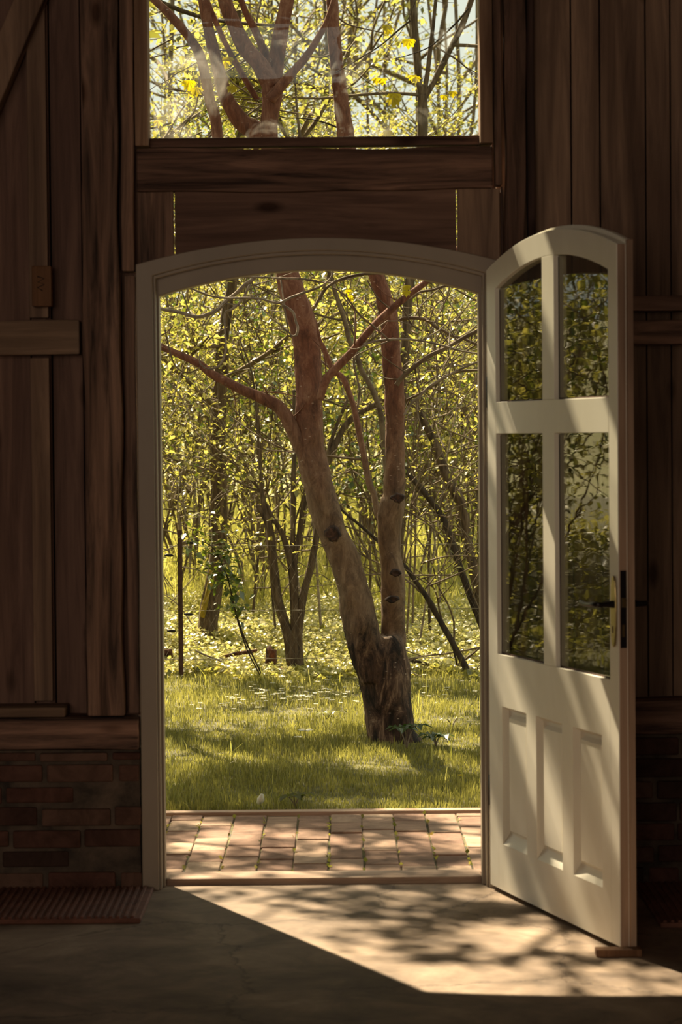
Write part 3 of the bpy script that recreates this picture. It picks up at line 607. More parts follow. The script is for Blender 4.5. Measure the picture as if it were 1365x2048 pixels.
def leafplant(px, py, Y, n, L, label, mat=LEAFD, spread=0.9, stems=3):
    p = P(px, py, Y); g = gz(p.x, Y); hh = max(.05, p.z-g); root = empty('leafy_seedling', (p.x, Y, g), label=label, cat='plant')
    s_ = MB(); k = MB(); tn = 0
    for j in range(stems):
        a0 = 2*math.pi*j/stems+.4; tx, ty = math.cos(a0)*hh*spread*.5, math.sin(a0)*hh*spread*.5; tz = hh*random.uniform(.75, 1.05)
        s_.tube([(0, 0, 0), (tx*.4, ty*.4, tz*.6), (tx, ty, tz)], [0.0035, 0.003, 0.002], 6, 3)
        for i in range(n):
            a_ = 2*math.pi*i/n+j; c_, d_ = math.cos(a_), math.sin(a_); l = L*random.uniform(.8, 1.1); w_ = l*.26
            k.add([(tx, ty, tz), (tx+c_*l*.55-d_*w_, ty+d_*l*.55+c_*w_, tz+l*.12), (tx+c_*l, ty+d_*l, tz-l*.15), (tx+c_*l*.55+d_*w_, ty+d_*l*.55-c_*w_, tz+l*.12), (tx+c_*l*.5, ty+d_*l*.5, tz+l*.04)],
                  [(0, 4, 1), (1, 4, 2), (2, 4, 3), (3, 4, 0)])
    s_.build('stem', TWIGL, root); o = k.build('leaves', mat, root); return root
leafplant(813, 1450, 3.72, 5, 0.085, 'seedling with rounded leaves in front of the dark tree foot', LEAFD, .8, 3)
leafplant(872, 1468, 3.85, 5, 0.085, 'seedling with pointed drooping leaves right of the tree foot', LEAFD, .9, 3)
leafplant(590, 1600, 1.85, 4, 0.07, 'broad-leaved weed at the lawn edge by the timber edging', LEAF, 1.2, 3)
leafplant(905, 1440, 4.6, 3, 0.04, 'pale small plant in the lawn near the right jamb', LEAFG, 1.2, 2)
leafplant(655, 1425, 5.0, 4, 0.05, 'small pale weed in the lawn left of the trunk', LEAFG, 1.2, 2)

# ------------------------------------------------------------------ trees
def pp(pts, Y):
    """pixel polyline (px,py,width_px[,dY]) -> points and radii at distance Y"""
    A = []; R_ = []
    for q_ in pts:
        y = Y+(q_[3] if len(q_) > 3 else 0); A.append(P(q_[0], q_[1], y)); R_.append(q_[2]*.5*px_size(y))
    return A, R_
def branch(root, pts, Y, mat, sides=7, name='branch', wob=0.05, twigs=0, tl=0.25):
    A, R_ = pp(pts, Y); m_ = MB(); m_.tube(A, R_, sides, 5, wob)
    for i in range(twigs):
        k = random.randrange(1, len(A)); t = random.random(); p = A[k-1].lerp(A[k], t)
        d = Vector((random.gauss(0, 1), random.gauss(0, .6), random.gauss(.3, 1))).normalized(); L = tl*random.uniform(.5, 1.3)
        q1 = p+d*L*.5+Vector((random.gauss(0, .02), random.gauss(0, .02), random.gauss(0, .03))); q2 = q1+(d+Vector((random.gauss(0, .4), 0, random.gauss(.1, .4)))).normalized()*L*.5
        m_.tube([p, q1, q2], [0.004, 0.0028, 0.0012], 4, 3)
    return m_.build(name, mat, root)
YT = 4.10
tree = empty('twin_stemmed_tree', tuple(P(787, 1490, YT)), label='big reddish twin-stemmed tree rising from the lawn', cat='tree')
tree.location = (0, 0, 0)
m_ = MB()
foot = [(793, 1500, 112), (784, 1470, 96), (778, 1420, 96), (770, 1360, 106), (762, 1305, 104), (757, 1275, 78)]
A, R_ = pp(foot, YT); m_.tube(A, R_, 20, 5, 0.03)
left = [(752, 1360, 66), (735, 1300, 72), (722, 1249, 72), (711, 1200, 66), (699, 1149, 61), (681, 1100, 60), (664, 1060, 60), (645, 1000, 60), (632, 950, 61), (621, 900, 58), (619, 850, 55), (620, 800, 54), (617, 740, 53), (612, 690, 53), (603, 640, 55), (590, 600, 53), (580, 565, 50), (573, 540, 46), (562, 470, 42), (550, 380, 40), (541, 300, 37), (538, 250, 36), (543, 200, 38), (545, 165, 44)]
A, R_ = pp(left, YT-0.05); m_.tube(A, R_, 20, 4, 0.035)
right = [(783, 1340, 62), (785, 1290, 54), (787, 1250, 50), (787, 1200, 49), (787, 1150, 48), (781, 1110, 44), (778, 1074, 45), (780, 1035, 52), (787, 1003, 50), (789, 985, 42), (790, 900, 39), (790, 800, 40), (783, 700, 38), (779, 640, 37), (769, 600, 35), (752, 550, 32), (735, 480, 32), (710, 380, 32), (692, 270, 34), (682, 200, 30), (674, 130, 27), (668, 60, 26), (664, -30, 24), (650, -200, 18)]
A, R_ = pp(right, YT+0.05); m_.tube(A, R_, 20, 4, 0.035)
tr = m_.build('trunk', BARKM, tree)
rm = tr.modifiers.new('remesh', 'REMESH'); rm.mode = 'VOXEL'; rm.voxel_size = 0.010; rm.use_smooth_shade = True
tx = bpy.data.textures.new('bark_relief', 'CLOUDS'); tx.noise_scale = 0.07; tx.noise_depth = 3
dm = tr.modifiers.new('relief', 'DISPLACE'); dm.texture = tx; dm.strength = 0.016; dm.mid_level = 0.5; dm.texture_coords = 'LOCAL'
sm_ = tr.modifiers.new('soft', 'SMOOTH'); sm_.iterations = 2
# limbs of the left stem
def limb(pts, dy=0.0, **k): return branch(tree, pts, YT+dy, BARKM, 12, 'branch', 0.04, **k)
limb([(622, 960, 14), (612, 920, 26), (598, 885, 30), (584, 854, 30), (559, 816, 27), (527, 797, 24), (484, 779, 20), (450, 762, 19), (422, 747, 17), (397, 727, 16), (347, 704, 14), (320, 692, 13), (280, 668, 12), (230, 640, 10), (150, 560, 7)], -.08, twigs=7)
limb([(545, 175, 40), (520, 130, 34), (490, 95, 33), (470, 50, 30), (450, 0, 28), (430, -90, 24), (400, -260, 16)], -.05)
limb([(546, 170, 36), (555, 110, 32), (562, 60, 30), (575, 0, 28), (590, -100, 24), (600, -300, 15)], .03)
limb([(540, 200, 24), (565, 170, 21), (590, 140, 17), (615, 110, 15), (640, 70, 13), (655, 40, 11), (680, -40, 9)], -.12)
limb([(555, 150, 20), (530, 105, 17), (510, 60, 15), (490, 20, 13), (470, -40, 11)], .10)
limb([(528, 290, 46), (510, 262, 42), (484, 245, 36), (458, 205, 30), (445, 170, 27), (432, 120, 24), (418, 60, 22), (408, 0, 22), (400, -90, 18)], -.02)
limb([(436, 285, 23), (432, 240, 22), (420, 200, 22), (412, 160, 21), (400, 110, 20), (375, 70, 18), (335, 25, 17), (300, -10, 15), (240, -90, 12)], -.12)
limb([(515, 200, 12), (480, 140, 12), (455, 95, 11), (430, 40, 11), (415, 0, 10), (400, -50, 9)], .12)
# limbs of the right stem and foreground twigs
limb([(640, 800, 16), (652, 762, 17), (672, 737, 17), (700, 708, 16), (722, 683, 15), (750, 650, 15), (779, 622, 15), (800, 604, 14), (822, 587, 13), (857, 560, 12), (900, 515, 11), (960, 450, 9)], -.22, twigs=5)
def twig(pts, dy, mat=TWIG, **k): return branch(tree, pts, YT+dy, mat, 6, 'branch', 0.06, **k)
twig([(727, 689, 5), (750, 683, 5), (777, 679, 5), (819, 679, 4.5), (855, 684, 4), (889, 692, 4), (925, 702, 3.5), (956, 707, 3), (990, 712, 3)], -.24, TWIGL, twigs=5)
twig([(793, 770, 10), (800, 760, 10), (814, 747, 9), (840, 725, 9), (864, 709, 9), (895, 695, 8), (926, 677, 8), (954, 662, 8), (990, 640, 7)], -.1, twigs=6)
twig([(800, 640, 6), (809, 637, 8), (835, 636, 8), (857, 642, 7), (875, 656, 7), (889, 662, 6), (905, 672, 6), (926, 677, 6), (956, 690, 5), (990, 705, 5)], .15, twigs=6)
twig([(809, 831, 5), (822, 808, 5), (839, 794, 5), (857, 775, 5), (877, 762, 5), (914, 742, 4.5), (956, 724, 4), (990, 712, 4)], -.15, TWIGL, twigs=3)
twig([(814, 800, 5), (845, 785, 5), (875, 765, 6), (905, 747, 6), (935, 741, 5), (975, 741, 5)], .1, twigs=4)
twig([(305, 610, 7), (320, 617, 7), (360, 625, 7), (380, 631, 8), (402, 633, 8), (435, 620, 8), (450, 604, 8), (472, 587, 8), (490, 570, 9), (509, 555, 9), (530, 520, 9), (560, 440, 9)], -.35, TWIGL, twigs=6)
twig([(470, 540, 4), (480, 552, 4), (534, 555, 4), (570, 557, 4), (597, 557, 4), (625, 561, 4.5), (655, 565, 4), (690, 560, 3), (730, 548, 3)], -.4, TWIGL)
twig([(360, 575, 3), (377, 575, 3.5), (400, 584, 4), (422, 592, 4.5), (450, 596, 4.5), (472, 596, 4.5), (500, 596, 4.5), (522, 598, 5), (545, 604, 5), (559, 606, 5), (580, 596, 5), (609, 585, 5), (635, 576, 4.5), (652, 566, 4), (664, 552, 4), (668, 530, 4)], -.42, TWIGL)
twig([(556, 603, 5), (570, 612, 5), (587, 625, 5), (592, 643, 5), (596, 655, 5), (594, 668, 5), (588, 672, 4), (580, 668, 3), (575, 650, 3), (570, 620, 3), (562, 560, 3)], -.40, TWIGL)
twig([(500, 570, 5), (484, 600, 5), (465, 618, 5), (450, 627, 4.5), (451, 665, 4), (452, 699, 4), (445, 722, 4), (435, 734, 4), (422, 738, 3.5), (410, 735, 3.5), (400, 725, 3), (400, 708, 3)], -.38, TWIGL)
twig([(330, 660, 3), (345, 720, 3), (360, 740, 3), (380, 745, 3), (400, 735, 3)], -.3)
twig([(640, 600, 6), (650, 580, 6), (672, 563, 6), (700, 553, 6), (730, 548, 6), (770, 546, 5), (800, 545, 4)], -.45)
twig([(666, 575, 3), (690, 590, 3.5), (705, 610, 4), (722, 632, 4), (750, 655, 4), (777, 679, 4)], -.3)
twig([(735, 560, 3), (755, 595, 3), (779, 616, 3)], -.35)
twig([(800, 610, 3), (812, 628, 3.5), (825, 650, 3.5), (845, 662, 3)], -.2)
twig([(820, 600, 6), (840, 585, 6), (865, 580, 5), (890, 572, 5), (912, 572, 4)], -.1, twigs=3)
# dangling twig tangle seen through the upper window
for i in range(34):
    x0 = random.uniform(285, 520) if i % 3 else random.uniform(640, 960); y0 = random.uniform(-40, 270); a = random.choice([random.gauss(.5, .4), random.gauss(2.6, .4)]); L = random.uniform(90, 230); w_ = random.uniform(2, 4.6)
    pts = []; x_, y_ = x0, y0
    for k in range(6): pts.append((x_, y_, w_*(1-k*.13))); a += random.gauss(0, .22); x_ += math.cos(a)*L/5; y_ += math.sin(a)*L/5*.8
    twig(pts, random.uniform(-.3, .9), random.choice([TWIG, TWIG, BARKD]))
# knots and scars
def knot(px, py, Y, w_, h_):
    p = P(px, py, Y); k = MB(); N_ = 14; r1, r2 = w_*.5*px_size(Y), h_*.5*px_size(Y)
    jr = [random.uniform(.82, 1.15)*(.72 if 7 < i < 14 else 1) for i in range(N_)]
    ring_ = lambda s_, dy: [(p.x+math.cos(2*math.pi*i/N_)*r1*s_*jr[i], p.y+dy, p.z+math.sin(2*math.pi*i/N_)*r2*s_*jr[i]) for i in range(N_)]
    V = ring_(1.15, .03)+ring_(1.0, .002)+ring_(.8, -.003)+ring_(.5, .000)+ring_(.2, .003)
    k.add(V, [(j*N_+i, j*N_+(i+1) % N_, (j+1)*N_+(i+1) % N_, (j+1)*N_+i) for j in range(4) for i in range(N_)]+[tuple(range(4*N_, 5*N_))], True); k.build('branch_scar', SCAR, tree)
knot(666, 1072, YT-.155, 30, 34); knot(797, 998, YT-.08, 26, 22); knot(785, 1200, YT-.06, 26, 18); knot(793, 1148, YT-.06, 22, 16)
random.seed(101); RNG = np.random.default_rng(101)
# crown: limbs and young leaves above the view
cm = MB(); lp_ = []
def crown(rootp, d0, L, r, depth, cm, out, gravity=0.0):
    p = Vector(rootp); pts = [p.copy()]; d = Vector(d0).normalized()
    for i in range(4):
        d = (d+Vector((random.gauss(0, .18), random.gauss(0, .18), random.gauss(.03, .12)))).normalized(); p = p+d*L/4; pts.append(p.copy())
    cm.tube(pts, [r, r*.88, r*.76, r*.66, r*.55], 6 if depth > 1 else 4, 2)
    if depth <= 1:
        for q_ in pts[1:]: out.append(q_)
    if depth > 0:
        for k in range(3 if depth > 1 else 4):
            nd = (d+Vector((random.gauss(0, .6), random.gauss(0, .6), random.gauss(.1, .45)))).normalized(); crown(pts[random.choice([2, 3, 4])], nd, L*.68, r*.55, depth-1, cm, out)
tops = [(P(400, -250, YT), (-.8, .3, .8)), (P(600, -280, YT), (-.1, .3, 1)), (P(650, -190, YT), (.5, .2, 1)), (P(240, -90, YT-.1), (-1, .1, .6)), (P(400, -90, YT), (-.5, -.3, 1)), (P(430, -100, YT), (-.9, .9, 1))]
for p, d in tops: crown(p, d, 1.15, 0.04, 3, cm, lp_)
crown((-1.25, 4.3, 4.2), (-1, .1, .5), 1.35, .03, 3, cm, lp_); crown((-1.0, 4.0, 4.6), (-.8, -.4, .5), 1.2, .03, 3, cm, lp_)
crown((-1.5, 4.2, 4.5), (-.7, 0, .5), 1.1, .03, 3, cm, lp_)  # extra limbs out of view, added to dapple the floor inside the doorway
cm.build('crown_branches', BARK, tree)
def spray(pts, n, sd, seed=0):
    pts = np.array([tuple(p) for p in pts]); i = RNG.integers(0, len(pts), n); return pts[i]+RNG.normal(0, sd, (n, 3))
LP = spray(lp_, 15000, 0.10); yf = LP[:, 1]-.904*LP[:, 2]/1.03; xf = LP[:, 0]+.427*LP[:, 2]/1.03; cl = np.sin(LP[:, 0]*7+LP[:, 2]*3)+np.sin(LP[:, 1]*8-LP[:, 2]*5)
keep = (LP[:, 2] > 3.75) & (LP[:, 2] < 6.2) & (cl > -.5) & ((yf > -1.30) | (RNG.uniform(0, 1, len(LP)) < .12)) & ((yf < .2) | (cl > .9))   # leaves pruned along the sun rays to shape the light on floor and paving
leaves('foliage', LP[keep], 0.085, LEAF, tree, 0.6)
# big yellow palmate leaves hanging in front of the upper window
pk = MB()
for (px_, py_, s_) in ((378, 160, 20), (397, 178, 18), (450, 118, 17), (462, 175, 15), (318, 232, 14), (815, 80, 18), (790, 195, 20), (760, 160, 14), (820, 150, 14), (770, 265, 14), (900, 190, 12), (775, 55, 14), (805, 545, 10), (815, 575, 12), (690, 575, 9), (700, 590, 8)):
    for j in range(2):
        c = P(px_+random.gauss(0, 5), py_+random.gauss(0, 4), YT+random.uniform(-.6, .4)); L = s_*px_size(YT)*1.15
        for i in range(5):
            a = -math.pi/2+(i-2)*.55; dx, dz = math.cos(a), math.sin(a); l = L*(1-.12*abs(i-2)); ly = random.gauss(0, .25); w_ = l*.24
            pk.add([c, c+Vector((dx*l*.6-dz*w_, ly*l, dz*l*.6+dx*w_)), c+Vector((dx*l, ly*l*1.5, dz*l)), c+Vector((dx*l*.6+dz*w_, ly*l, dz*l*.6-dx*w_))], [(0, 1, 2, 3)])
pk.build('young_leaves', LEAFY, tree)

random.seed(202); RNG = np.random.default_rng(202)
# other trees and saplings
def simple_tree(name, label, cat, Y, stems, mat, leafn=0, leafsz=0.05, lmat=LEAF, group=None, crownpts=(), twigs=0, zmin=None, moss=None):
    root = empty(name, label=label, cat=cat, group=group); m_ = MB()
    for s_ in stems:
        A, R_ = pp(s_, Y); m_.tube(A, R_, 10, 4, 0.06)
    m_.build('trunk', mat, root); out = []; c_ = MB()
    for (p, d, L, r_, dep) in crownpts: crown(p, d, L, r_, dep, c_, out)
    for i in range(twigs):
        s_ = random.choice(stems); A, R_ = pp(s_, Y); k = random.randrange(len(A)//3, len(A)); p = A[k]; 
        crown(p, (random.gauss(0, 1), random.gauss(0, .8), random.gauss(.5, .5)), random.uniform(.35, .7), .007, 1, c_, out)
    bo = c_.build('branches', TWIG, root) if c_.v else root
    if leafn and out:
        if name == 'woodland_tree': out = [q_ for q_ in out if q_.z < 4.6] + random.sample([q_ for q_ in out if q_.z >= 4.6], sum(q_.z >= 4.6 for q_ in out)//4)
        L_ = spray(out, leafn, 0.10)
        if zmin: L_ = L_[L_[:, 2] > zmin]
        leaves('foliage', L_, leafsz, lmat, bo, 0.6)
    return root
tA = simple_tree('multi_stemmed_shrub', 'dark multi-stemmed shrub at the lawn edge left of big tree', 'shrub', 7.7, [
    [(590, 1352, 34), (581, 1290, 24), (570, 1245, 20), (559, 1211, 19), (552, 1170, 18), (547, 1130, 18), (544, 1092, 18), (541, 1062, 15), (534, 1040, 15), (522, 1020, 12), (514, 1010, 8)],
    [(543, 1048, 8), (530, 1020, 12), (524, 985, 8), (520, 930, 6), (515, 850, 5), (505, 750, 4), (480, 680, 3)],
    [(593, 1350, 30), (591, 1299, 22), (590, 1240, 19), (588, 1190, 16), (583, 1140, 14), (575, 1100, 12), (562, 1062, 11), (545, 1035, 9), (535, 1010, 6)],
    [(594, 1290, 14), (590, 1190, 16), (589, 1124, 13), (597, 1080, 11), (609, 1007, 11), (625, 975, 11), (652, 930, 13), (664, 905, 14), (688, 855, 11), (715, 831, 12), (740, 815, 11), (764, 802, 10), (812, 780, 8)],
    [(598, 1345, 22), (597, 1274, 17), (606, 1199, 16), (614, 1165, 15), (621, 1137, 15), (628, 1100, 14), (634, 1069, 13), (640, 1000, 11), (652, 940, 10), (663, 880, 8), (695, 800, 6)],
    [(588, 1240, 10), (583, 1150, 11), (586, 1080, 11), (587, 1000, 11), (587, 950, 10), (590, 880, 8), (588, 780, 6)]], BARK, 900, 0.05, LEAF, twigs=9)
tB = simple_tree('woodland_tree', 'thick brown tree trunk behind the fence on the left', 'tree', 9.1, [
    [(417, 1292, 48), (416, 1260, 42), (418, 1224, 40), (427, 1174, 38), (437, 1124, 36), (439, 1085, 34), (438, 1049, 34), (437, 1000, 33), (437, 950, 34), (436, 900, 33), (436, 854, 31), (440, 779, 29), (444, 720, 27), (446, 680, 25), (455, 620, 22), (466, 560, 20), (470, 480, 19), (475, 400, 18), (480, 300, 17), (485, 200, 16), (480, 100, 15), (475, 0, 14), (470, -150, 12)]], BARK, 3600, 0.05, LEAF,
    crownpts=[(P(466, 560, 9.1), (-.7, -.4, .6), 1.3, .03, 2), (P(470, 500, 9.1), (.6, -.3, .6), 1.2, .03, 2), (P(470, -100, 9.1), (-.6, -.2, 1), 2.2, .05, 3), (P(470, -100, 9.1), (.6, .2, 1), 2.2, .05, 3), (P(446, 690, 9.1), (-.9, -.6, .25), 1.0, .02, 2), (P(446, 820, 9.1), (-.6, -.8, .1), .9, .02, 2), (P(446, 760, 9.1), (.6, -.8, .1), .9, .02, 2)])
mb = MB(); A, R_ = pp([(406, 1235, 9), (412, 1200, 11), (419, 1170, 11), (424, 1140, 9)], 9.02); mb.tube(A, R_, 8, 4, .25); mb.build('moss', MOSS, tB)
simple_tree('woodland_tree', 'slim grey forked tree behind the right stem, seen in window', 'tree', 8.2, [
    [(800, 1300, 22), (797, 1150, 20), (800, 900, 20), (806, 760, 20), (812, 680, 19), (814, 620, 19), (820, 560, 19), (828, 450, 20), (838, 350, 20), (845, 270, 20), (845, 230, 21), (845, 190, 20)],
    [(845, 195, 14), (838, 160, 13), (833, 110, 12), (829, 60, 12), (826, 0, 12), (822, -100, 10)],
    [(846, 195, 11), (855, 150, 10), (860, 110, 9), (866, 60, 8), (872, 0, 7), (880, -80, 6)],
    [(850, 195, 12), (868, 165, 12), (885, 130, 12), (905, 90, 12), (925, 50, 12), (942, 5, 12), (970, -80, 10)]], BARK, 5200, 0.055, LEAF,
    crownpts=[(P(822, -80, 8.2), (-.4, .1, 1), 2.0, .05, 3), (P(970, -70, 8.2), (.6, .1, 1), 1.8, .04, 3), (P(845, 190, 8.2), (-.9, -.2, .1), .9, .012, 2), (P(905, 90, 8.2), (.8, -.1, -.1), .9, .012, 2)])
LEAN = [
 ('leaning dark stem, thickest, arching down behind the right jamb', 7.9, [(790, 740, 8), (812, 794, 13), (834, 819, 16), (854, 854, 16), (874, 896, 17), (894, 955, 19), (912, 985, 21), (924, 1010, 21), (931, 1045, 18), (934, 1074, 17), (944, 1124, 19), (961, 1194, 22), (985, 1290, 26), (1000, 1340, 30)], BARK),
 ('leaning dark stem curving to the right jamb below the thickest one', 7.7, [(760, 890, 5), (790, 915, 8), (812, 942, 10), (847, 982, 12), (868, 1008, 13), (884, 1032, 13), (898, 1065, 13), (909, 1099, 14), (926, 1149, 14), (945, 1200, 15), (961, 1241, 16), (985, 1300, 18), (1000, 1345, 20)], BARKD),
 ('straight leaning dark stem meeting the ground at right lawn edge', 7.4, [(655, 965, 3), (680, 1015, 5), (720, 1050, 6), (760, 1085, 7), (807, 1129, 9), (830, 1160, 10), (854, 1194, 11), (872, 1226, 11), (889, 1256, 12), (908, 1290, 12), (926, 1323, 13), (938, 1347, 14), (950, 1368, 18)], BARKD),
 ('thin forked stem leaning beside the straight leaning dark stem', 7.5, [(835, 1180, 3), (862, 1200, 4), (880, 1235, 4), (890, 1255, 4), (905, 1290, 4), (915, 1330, 4)], BARKD),
 ('young trunk rising left of the right stem, mottled and bent', 4.75, [(770, 1040, 14), (757, 1030, 14), (749, 990, 13), (740, 970, 14), (733, 940, 14), (730, 920, 13), (722, 880, 13), (712, 829, 12), (700, 790, 12), (685, 755, 12), (666, 740, 10), (650, 700, 10), (640, 680, 8), (630, 640, 7)], BARKM),
 ('olive-grey stem leaning behind the right trunk up to the arch', 6.6, [(785, 1330, 12), (782, 1180, 12), (778, 1000, 11), (772, 930, 11), (768, 890, 11), (762, 829, 11), (753, 800, 11), (745, 779, 11), (733, 757, 11), (722, 737, 11), (712, 704, 11), (700, 684, 10), (690, 642, 10), (680, 610, 10), (668, 575, 9), (655, 530, 8), (630, 440, 7), (600, 270, 6), (590, 150, 4)], TWIG),
 ('fallen curved branch lying in the weeds by the right jamb', 7.7, [(800, 1318, 8), (840, 1325, 8), (872, 1335, 7), (895, 1347, 7), (920, 1350, 6), (945, 1352, 5)], BARKD),
]
for lab, Y_, st_, mt in LEAN:
    simple_tree('leaning_stem' if 'fallen' not in lab else 'fallen_branch', lab, 'stem' if 'fallen' not in lab else 'branch', Y_, [st_], mt, 0, twigs=0 if 'fallen' in lab else 3)
def zone(px):
    for lim, t in ((400, 'left of the thick left trunk'), (520, 'between thick left trunk and multi-stemmed shrub'), (655, 'behind the multi-stemmed shrub'), (780, 'seen between the two stems of big tree'), (855, 'just right of the big tree')):
        if px < lim: return t
    return 'near the right jamb'
rs = random.Random(5)
SAP = [(735, 1290), (825, 1300), (836, 1310), (812, 1280), (700, 1240), (375, 1200), (352, 1150), (395, 1180), (495, 1150), (475, 1130), (555, 1290), (885, 1250), (905, 1180), (925, 1220), (862, 1290), (645, 1290), (655, 1220), (340, 1260), (610, 1250), (945, 1150), (465, 1250), (500, 1290), (870, 1150), (720, 1180), (385, 1130), (415, 1110), (690, 1150), (835, 1120), (900, 1100), (670, 1120)]
for i, (bx, by) in enumerate(SAP):
    Y_ = (7.9+rs.random()*3.0+(1310-by)/40) if not 395 < bx < 450 else 11.5+rs.random()*2; top = rs.uniform(420, 800); lean = rs.gauss(0, 60); w_ = rs.uniform(3.5, 7); st_ = []; off = 0
    by_ = P(bx, by, Y_)
    while by_.z > gz(by_.x, Y_): by += 6; by_ = P(bx, by, Y_)
    for k in range(9):
        t = k/8; off += rs.gauss(0, 6); st_.append((bx+lean*t+off*t, by+(top-by)*t, w_*(1-.6*t)))
    sm2 = rs.choice([TWIG, TWIG, TWIGL, BARK])
    simple_tree('sapling', ('pale' if sm2 is TWIGL else 'dark' if sm2 is BARK else 'brown')+' thin sapling leaning '+('left' if lean < 0 else 'right')+', '+zone(bx), 'sapling', Y_, [st_], sm2, 260, 0.042, LEAF, 'thin thicket saplings', twigs=7)
FAR = [(343, 16, 960, 18), (376, 9, 990, 22), (490, 10, 985, 20), (548, 9, 985, 21), (640, 12, 985, 19), (700, 14, 980, 24), (745, 8, 985, 26), (830, 12, 985, 22), (868, 10, 990, 20), (915, 12, 985, 23), (948, 10, 990, 19), (590, 10, 985, 26), (520, 12, 985, 28), (405, 10, 988, 27), (325, 8, 990, 25), (665, 8, 985, 29), (890, 9, 985, 29), (775, 9, 988, 30), (455, 14, 980, 30)]
for i, (bx, w_, by, Y_) in enumerate(FAR):
    b_ = by
    while P(bx, b_, Y_).z > gz(P(bx, b_, Y_).x, Y_) - .05: b_ += 4
    st_ = [(bx, b_, w_*1.2)]+[(bx+random.gauss(0, 5)+k*random.gauss(0, 1.5), b_+(-500-b_)*k/7, w_*(1-k*.09)) for k in range(1, 8)]
    tp = [P(*st_[k][:2], Y_) for k in (2, 3, 4, 5, 6)]
    simple_tree('distant_tree', 'distant '+('slim' if w_ < 10.5 else 'stout')+' woodland trunk '+zone(bx), 'tree', Y_, [st_], TWIG, 1300, 0.068, LEAF, 'distant woodland trees',
                crownpts=[(p, (random.gauss(0, 1), random.gauss(0, .7), .6), 1.8, .03, 2) for p in tp])

random.seed(303); RNG = np.random.default_rng(303)
# thicket bushes
def bush(label, cx, cy, wd, hh, nst, nleaf, size, lmat, tmat=TWIG, group=None, name='bush', z0=0.0):
    root = empty(name, (cx, cy, gz(cx, cy)), label=label, cat='bush', group=group); c_ = MB(); out = []
    for i in range(nst):
        a = random.uniform(0, 6.28); p = Vector((math.cos(a)*wd*.12, math.sin(a)*wd*.12, -0.02)); d = Vector((math.cos(a)*random.uniform(.1, wd/hh), math.sin(a)*random.uniform(.1, wd/hh), 1)).normalized()
        pts = [p.copy()]; L = hh*random.uniform(.6, 1.05)
        for k in range(6):
            d = (d+Vector((random.gauss(0, .16), random.gauss(0, .16), random.gauss(0, .05)))).normalized(); p = p+d*L/6; pts.append(p.copy())
            if k > 0:
                e = (d*.6+Vector((random.gauss(0, .8), random.gauss(0, .8), random.gauss(.1, .5)))).normalized(); q_ = [p.copy()]; pq = p.copy()
                for _ in range(3): e = (e+Vector((random.gauss(0, .3), random.gauss(0, .3), random.gauss(0, .25)))).normalized(); pq = pq+e*L*.09; q_.append(pq.copy())
                c_.tube(q_, [.005, .004, .003, .0015], 3, 1); out += q_[1:]
        c_.tube(pts, [.011, .010, .009, .007, .006, .004, .002], 4, 2); out += pts[2:]
    c_.build('twigs', tmat, root)
    pts = np.array([tuple(p) for p in out]); far = cy > 12; nleaf = int(nleaf*(2.5 if far else 1.5)); size = size*(.62 if far else .8); i = RNG.integers(0, len(pts), nleaf); L_ = pts[i]+RNG.normal(0, size*1.6, (nleaf, 3)); L_ = L_[(L_[:, 2] > 0.95) | ((RNG.uniform(0, 1, len(L_)) < .18) & (L_[:, 2] > .05))]
    leaves('foliage', L_, size, lmat, root, 0.6); return root
B = [(-1.75, 11.6, 1.1, 3.8, 22, 5600, .046, LEAF, 'leafy hazel bush filling the left edge of the doorway view'),
     (-1.2, 13.5, 1.2, 4.1, 20, 5200, .060, LEAF, 'leafy bush behind the thick left trunk'),
     (-.5, 14.2, 1.3, 4.0, 20, 4600, .060, LEAF, 'sparse leafy bush between left trunk and big tree'),
     (.35, 14.6, 1.3, 4.3, 20, 5000, .060, LEAF, 'leafy bush seen between the two stems'),
     (1.15, 12.8, 1.3, 4.1, 26, 8200, .055, LEAF, 'dense yellow-green bush right of the big tree'),
     (1.8, 14.0, 1.4, 4.5, 24, 6000, .060, LEAF, 'tall yellow-green bush at the right jamb'),
     (.42, 10.8, .7, 3.3, 8, 1700, .070, LEAFD, 'darker green bush behind the right stem'),
     (-.66, 11.4, .6, 3.6, 8, 900, .070, LEAFD, 'dark-leaved bush just right of the thick left trunk')]
for (cx, cy, wd, hh, ns, nl, sz, lm, lab) in B: bush(lab, cx, cy, wd, hh, ns, nl, sz, lm)
for i in range(15):
    Y_ = 14.5+i*1.0; x_ = random.uniform(-.14, .11)*(Y_+8.5)
    bush('pale leafy background bush beyond the meadow, '+zone(682+x_*F_PX/(Y_+13)), x_, Y_+(4 if i % 3 else 6), 2.0, random.uniform(3.6, 5.6), 16, 2500, .085, LEAF, group='background bushes')
